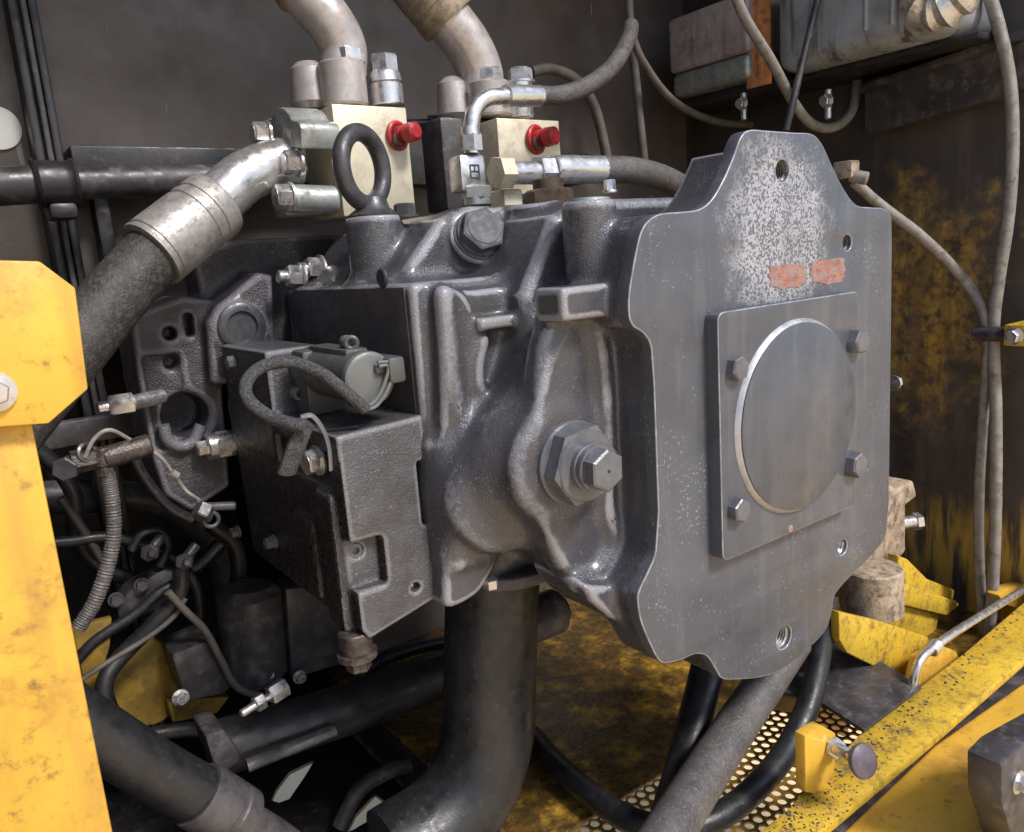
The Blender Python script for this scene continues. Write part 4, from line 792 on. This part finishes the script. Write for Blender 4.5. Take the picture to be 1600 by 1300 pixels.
# crumbs of dirt along the beam's inner edge
random.seed(3); b = B()
for k in range(420):
    f_ = random.random(); x_ = 1222+(1594-1222)*f_; y_ = 1274+(948-1274)*f_; p = at(x_+random.gauss(4, 10), y_+random.gauss(9, 9), Z=ZB)
    s_ = random.choice((.0006, .0008, .001, .0014, .0024)); b.lathe(p-Vector((0, 0, .0005)), (random.uniform(-.4, .4), random.uniform(-.4, .4), 1), [(0, s_), (s_*.6, s_*.7), (s_*.9, 0)], 5, twist=random.random()*6)
for k in range(700):
    f_ = random.random()**1.6; x_ = 1200+(1420-1200)*f_+random.uniform(0, 75)*(1-f_*.5); y_ = 1290+(1085-1290)*f_+random.uniform(0, 40)
    p = at(x_, y_, Z=ZB); s_ = random.choice((.0005, .0006, .0008, .001, .0016)); b.lathe(p-Vector((0, 0, .0003)), (random.uniform(-.3, .3), random.uniform(-.3, .3), 1), [(0, s_), (s_*.45, s_*.7), (s_*.6, 0)], 5, twist=random.random()*6)
tag(b.done('dirt_crumbs', BLK2, None, 0), 'dark crumbs of dirt caked along the yellow beam', 'dirt', kind='stuff')
# grey bracket in the lower right corner
gb = thing('corner_bracket', 'worn dark grey bracket with bright bolt in the lower right corner', 'bracket', at(1580, 1290, Z=ZC))
Yc_ = at(1560, 1300, Z=ZC).y
b = B(); b.prism([at(x, y, Y=Yc_-.03) for x, y in ((1566, 1196), (1588, 1172), (1660, 1128), (1720, 1200), (1720, 1360), (1588, 1330), (1566, 1256))], (0, .035, 0), .004); b.done('bracket_plate', BLK2, gb)
p = at(1590, 1222, Y=Yc_-.03); b = B(); b.bolt(p, (0, -1, 0), .0095, .010, .4, 1.35); b.done('hex_bolt', ZINC, gb, 30)
# ================================================================== VALVE AND YELLOW FRAME PIECES RIGHT OF THE PLATE
Yv = .17
v = thing('relief_valve', 'rusty beige cast valve with side bolt beside the end plate', 'valve', at(1385, 955, Y=Yv))
b = B(); b.prism([at(x, y, Y=Yv) for x, y in ((1330, 770), (1388, 756), (1404, 764), (1428, 750), (1434, 776), (1416, 790), (1416, 862), (1400, 880), (1330, 885))], (0, .06, 0), .006, 3); b.done('valve_body', RUST, v)
c0 = at(1362, 955, Y=.130); b = B(); b.cyl(c0, c0+Vector((0, 0, rp(c0, 74))), rp(c0, 46), rp(c0, 44), 40, .003); b.done('valve_base', RUST, v)
c1 = at(1395, 890, Y=Yv); b = B(); b.box(c1+Vector((-.05, -.0, -.004)), c1+Vector((.006, .03, .028)), .004); b.done('valve_neck', BLK2, v)
p = at(1405, 818, Y=Yv+.02); b = B(); b.cyl(p, p+Vector((.032, -.012, -.002)), .012, .012, 22); b.hexa(p+Vector((.028, -.010, -.002)), (.9, -.35, 0), .016, .014); b.done('side_bolt', ZINC, v, 30)
p = at(1397, 598, Y=.05); b = B(); b.bolt(p+Vector((-.004, 0, 0)), (1, 0, 0), .009, .010); tag(b.done('edge_bolt', ZINC, None, 30), 'small bright bolt peeping out behind the end plate right edge', 'bolt')
yf = thing('floor_support', 'dirty yellow floor support of stacked plates behind the end plate foot', 'frame', at(1400, 1060, Y=.2))
Yw = .085
b = B(); b.prism([at(x, y, Y=Yw) for x, y in ((1311, 956), (1380, 972), (1451, 996), (1464, 1048), (1452, 1072), (1406, 1061), (1324, 1020), (1312, 1000))], (0, .014, 0), .002); b.done('front_plate', YELD, yf)
b = B(); b.prism([at(x, y, Y=Yw+.058) for x, y in ((1366, 952), (1403, 944), (1468, 960), (1460, 1005), (1366, 975))], (0, .026, 0), .003); b.done('block', YELD, yf)
b = B(); b.prism([at(x, y, Y=Yw+.055) for x, y in ((1404, 868), (1419, 874), (1450, 905), (1492, 922), (1490, 940), (1404, 915))], (0, .02, 0), .003); b.done('gusset', YELD, yf)
b = B(); b.prism([at(x, y, Y=Yw+.045) for x, y in ((1404, 908), (1450, 926), (1494, 938), (1500, 945), (1480, 962), (1404, 944))], (0, .018, 0), .003); b.done('gusset', YELD, yf)
b = B(); b.prism(zpoly([(1200, 1075), (1290, 1000), (1340, 1010), (1440, 1072), (1350, 1140), (1280, 1095)], -.455), (0, 0, -.006), .001); tag(b.done('dark_plate', BLK2), 'worn dark steel plate lying below the end plate foot', 'plate')
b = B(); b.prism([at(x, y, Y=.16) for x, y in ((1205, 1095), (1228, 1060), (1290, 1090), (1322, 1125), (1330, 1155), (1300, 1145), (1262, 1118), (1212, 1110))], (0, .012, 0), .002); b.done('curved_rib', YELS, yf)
# ================================================================== LOWER LEFT: ENGINE BAY
ZL = -.62
def XY(L, Z): return [(p.x, p.y) for p in (at(x, y, Z=Z) for x, y in L)]
sl1 = [(424, 1250), (432, 1232), (452, 1206), (492, 1186), (478, 1210), (452, 1248), (436, 1254)]
sl2 = [(542, 1300), (556, 1272), (586, 1240), (604, 1254), (586, 1276), (552, 1296)]
def ccw(L): return L
belly = curve_plate('belly_pan', [[(-.698, .10), (-.131, .10), (-.131, WYb), (-.0605, WYb+.001), (-.0605, 1.499), (-.698, 1.499)], XY(sl1, ZL), XY(sl2, ZL)], ZL-.006, ZL, .0006, BLK, None, True)
tag(belly, kind='structure')
bh2 = thing('coolant_hose', 'thick matt black hose with steel clamp sleeve in the lower left', 'hose', at(250, 1200, Y=.33))
Yd = .33
b = B(); b.tube([P_(60, 1085, Yd), P_(155, 1148, Yd), P_(240, 1202, Yd), P_(330, 1252, Yd)], rp(P_(240, 1195, Yd), 45), 32, 8); b.done('hose', RUB, bh2)
q0 = P_(308, 1240, Yd); q1 = P_(376, 1280, Yd); L = (q1-q0).length; rr_ = rp(q0, 50); b = B(); b.lathe(q0, q1-q0, [(0, rr_*.8), (0, rr_*.97), (L*.06, rr_), (L*.6, rr_), (L*.63, rr_*.95), (L*.70, rr_*.95), (L*.73, rr_), (L, rr_*.98), (L, rr_*.5)], 36); b.done('crimp_sleeve', CRIMPD, bh2, 30)
b = B(); b.tube([q1-(q1-q0)*.1, P_(420, 1305, Yd), P_(470, 1340, Yd)], rr_*.62, 24); b.done('pipe', CRIMPD, bh2)
Yt_ = .46
t = thing('cross_tube', 'dark cross tube with end lug behind the suction pipe', 'tube', P_(500, 1130, Yt_))
b = B(); b.tube([P_(330, 1172, Yt_), P_(520, 1115, Yt_), P_(740, 1035, Yt_)], rp(P_(500, 1120, Yt_), 40), 28); b.done('tube', BLK, t)
b = B(); b.prism([P_(x, y, Yt_-.04) for x, y in ((320, 1150), (350, 1140), (372, 1170), (378, 1190), (346, 1212), (332, 1190))], (0, .06, 0), .004); b.done('end_lug', BLK2, t)
b = B(); b.tube([P_(386, 1196, Yt_-.05), P_(460, 1166, Yt_-.05), P_(524, 1140, Yt_-.05)], .0085, 10, 6, True, .5); tag(b.done('flat_bar', BLK2), 'slim grey flat bar below the cross tube', 'bar')
b = B(); b.tube([P_(530, 1292, .5), P_(560, 1236, .5), P_(610, 1204, .5), P_(690, 1180, .5)], .012, 12, 8); tag(b.done('bent_tube', BLK2), 'bent black tube rising beside the bright floor slit', 'tube')
fb = thing('filter_canister', 'matt dark canister with flat panel behind the regulator foot', 'canister', P_(400, 1060, .62))
c0 = P_(398, 1062, .62); c1 = P_(388, 915, .62); b = B(); b.cyl(c0, c1, rp(c0, 50), rp(c0, 48), 40, .012); b.done('canister_body', BLK2, fb)
b = B(); b.prism([P_(x, y, .60) for x, y in ((446, 920), (500, 915), (560, 1000), (562, 1030), (456, 1062))], (0, .05, 0), .004); b.done('flat_panel', BLK2, fb)
for x, y in ((418, 1052), (468, 1058)): p = P_(x, y, .585); b = B(); b.bolt(p, (0, -1, .2), .008, .009); b.done('hex_bolt', ZINC, fb, 30)
p = P_(446, 1072, .40); d_ = (P_(376, 1116, .39)-p); b = B(); b.hexa(p, d_, .012, .022); b.cyl(p+d_*.3, p+d_*.5, .005); b.hexa(p+d_*.5, d_, .010, .012); b.cyl(p+d_*.6, p+d_, .005); tag(b.done('drain_fitting', ZINC, None, 30), 'bright zinc fitting lying below the dark canister', 'fitting')
ye = thing('yellow_mount', 'shaded old yellow mounting plate with round cutout in the engine bay', 'mount', P_(240, 1100, .64))
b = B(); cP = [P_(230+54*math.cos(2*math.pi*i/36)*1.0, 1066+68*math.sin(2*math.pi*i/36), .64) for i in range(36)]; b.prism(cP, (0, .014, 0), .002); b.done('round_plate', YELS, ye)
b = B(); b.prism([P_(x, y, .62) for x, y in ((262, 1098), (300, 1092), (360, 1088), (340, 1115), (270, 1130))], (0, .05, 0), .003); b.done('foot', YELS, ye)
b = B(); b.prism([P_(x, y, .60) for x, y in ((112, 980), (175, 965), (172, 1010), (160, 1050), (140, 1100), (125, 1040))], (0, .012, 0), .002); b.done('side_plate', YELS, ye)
t = thing('control_box', 'scuffed blue black box beside the old yellow mount', 'box', P_(320, 1060, .57))
b = B(); b.prism([P_(x, y, .57) for x, y in ((268, 1024), (325, 1000), (345, 1020), (365, 1070), (350, 1086), (290, 1096))], (0, .07, 0), .004); b.done('box_body', BLK2, t)
p = P_(282, 1090, .56); b = B(); b.bolt(p, (0, -1, .2), .009, .009); b.done('hex_bolt', ZINC, t, 30)
t = thing('engine_bracket', 'dark engine bracket with two small bolts under the thin hose', 'bracket', P_(240, 930, .62))
b = B(); b.prism([P_(x, y, .62) for x, y in ((180, 950), (205, 920), (255, 890), (290, 900), (285, 940), (230, 960), (190, 978))], (0, .04, 0), .004); b.done('bracket_arm', BLK2, t)
for x, y in ((221, 914), (181, 937)): p = P_(x, y, .615); b = B(); b.bolt(p, (0, -1, .1), .008, .007); b.done('hex_bolt', NUTD, t, 30)
t = thing('thin_hose', 'thin ribbed grey hose with fitting hanging beside the yellow post', 'hose', P_(170, 745, .42))
b = B(); b.tube([P_(167, 738, .42), P_(174, 775, .42), P_(178, 830, .42), P_(168, 885, .42), P_(148, 940, .42), P_(122, 982, .42)], lambda k: .0078+.0006*math.sin(k*330), 14, 24); b.done('hose', RUBG, t)
p = P_(166, 742, .42); b = B(); b.hexa(p, (0, 0, 1), .009, .012); b.hexa(p+Vector((-.03, 0, .02)), (1, 0, 0), .012, .024); b.cyl(p+Vector((0, 0, .01)), p+Vector((0, 0, .03)), .010); b.cyl(p+Vector((.0, 0, .018)), p+Vector((.048, 0, .024)), .012, .012, 20); b.done('elbow_fitting', GREASE, t, 30)
p = P_(105, 730, .42); b = B(); b.hexa(p, (-.4, -1, 0), .013, .012); b.cyl(p+Vector((0, -.0, .0)), p+Vector((.05, 0, .006)), .006); b.torus(p+Vector((.02, -.005, .012)), (.4, -1, .3), .009, .003, 20, 8); b.done('banjo_fitting', NUTD, t, 30)
b = B(); b.tube([P_(132, 715, .41), P_(148, 685, .41), P_(172, 672, .41), P_(205, 688, .42), P_(248, 712, .42), P_(272, 742, .42), P_(292, 768, .42), P_(312, 782, .40)], .0022, 8, 8); p = P_(268, 738, .415); b.lathe(p, (.6, 0, -.6), [(0, .0045), (.008, .0045)], 10); tag(b.done('sensor_wire', CABLE), 'thin looped wire running from the fitting to the regulator', 'wire')
t = thing('wire_connector', 'small metal wire connector at the left edge of the regulator', 'connector', P_(322, 800, .40))
p = P_(322, 792, .40); b = B(); b.hexa(p, (-.5, -.4, -.5), .011, .016); b.torus(p+Vector((.002, -.006, -.014)), (0, -1, .2), .008, .0025, 20, 8); b.cyl(p, p+Vector((.03, -.01, -.004)), .005); b.done('connector_body', NUTD, t, 30)
cable([P_(95, 778, .66), P_(130, 828, .66), P_(165, 885, .66)], .006, 'thin dark rod crossing behind the ribbed hose', BLK2, 'rod', 'thin_rod')
cable([P_(284, 885, .58), P_(278, 930, .58), P_(240, 975, .58), P_(195, 1020, .58), P_(165, 1062, .57), P_(168, 1110, .56), P_(200, 1150, .55)], .011, 'black cable looping around the old yellow mount', RUB)
cable([P_(290, 935, .57), P_(270, 965, .57), P_(225, 1000, .57), P_(160, 1040, .57), P_(90, 1085, .57), P_(-120, 1200, .57)], .0035, 'thin brownish wire beside the black looping cable', CABLED)
b = B(); b.box((-.60, .70, -.02), (-.28, .72, .015), .004); tag(b.done('engine_crossbar', BLK2), 'dark crossbar in the shadow behind the thin hose', 'bar')
b = B(); b.tube([Vector((-.699, .85, P_(40, 782, .85).z)), P_(40, 782, .85), P_(150, 776, .85), P_(250, 785, .85), P_(320, 830, .86), P_(352, 900, .88), P_(360, 980, .9)], rp(P_(150, 776, .85), 26), 24, 8); tag(b.done('air_duct', BLK2), 'dark curved duct arching through the shadow behind the ribbed hose', 'duct')
p = at(1326, 268, X=.60); t = thing('cable_fitting', 'small brownish cable fitting behind the right shoulder of the end plate', 'fitting', p)
b = B(); b.box(p+Vector((-.012, -.012, -.010)), p+Vector((.012, .02, .016)), .003); b.done('fitting_body', RUST, t); b = B(); b.cyl(p+Vector((0, -.002, -.006)), p+Vector((.010, -.026, -.014)), .010); b.done('gland', CABLE, t)
# more of the tangle in the engine bay
for pts, Y_, r_, m_, lab in (
    ([(-130, 600), (40, 690), (110, 760), (118, 830), (150, 880), (215, 905), (300, 890), (345, 850)], .70, .011, RUB, 'sagging black hose strung across the engine bay shadow'),
    ([(-140, 862), (50, 850), (110, 846), (170, 840), (250, 860), (300, 905), (312, 960), (300, 1010)], .66, .008, RUB, 'black cable bending down beside the dark canister'),
    ([(205, 860), (222, 835), (250, 830), (262, 855), (250, 885)], .62, .006, RUB, 'small black wire loop above the engine bracket'),
    ([(-120, 1190), (60, 1075), (110, 1040), (150, 1000), (210, 960), (250, 925), (290, 905)], .60, .0075, RUB, 'plain dark hose running up to the engine bracket'),
    ([(330, 1000), (352, 960), (372, 900), (365, 850), (330, 820)], .68, .012, RUB, 'dark hose curving behind the canister top'),
    ([(150, 1180), (230, 1150), (300, 1140), (345, 1150)], .58, .010, RUB, 'black hose lying under the old yellow mount'),
    ([(560, 1060), (600, 1030), (660, 1010), (720, 1000)], .52, .010, RUB, 'black hose passing behind the suction pipe'),
    ([(262, 925), (290, 955), (320, 985), (345, 1030), (372, 1075), (420, 1090)], .56, .005, CABLED, 'thin brown wire draped over the blue black box'),
    ([(205, 700), (222, 740), (262, 790), (300, 812)], .50, .006, RUB, 'short black lead hanging under the rear flange')):
    cable([P_(x, y, Y_) for x, y in pts], r_, lab, m_, 'hose' if 'hose' in lab else 'cable', 'bay_hose' if 'hose' in lab else 'bay_cable')
for x, y, Y_, lab in ((236, 862, .60, 'small dark bolt cluster fitting in the engine bay shadow'), (290, 876, .58, 'small greasy elbow fitting at the end of the thin brownish wire')):
    p = P_(x, y, Y_); b = B(); b.hexa(p, (-.4, -1, .2), .012, .014); b.cyl(p+Vector((0, 0, .002)), p+Vector((.018, .006, .016)), .007); b.cyl(p, p+Vector((-.004, -.03, .006)), .005); tag(b.done('bay_fitting', NUTD, None, 30), lab, 'fitting')
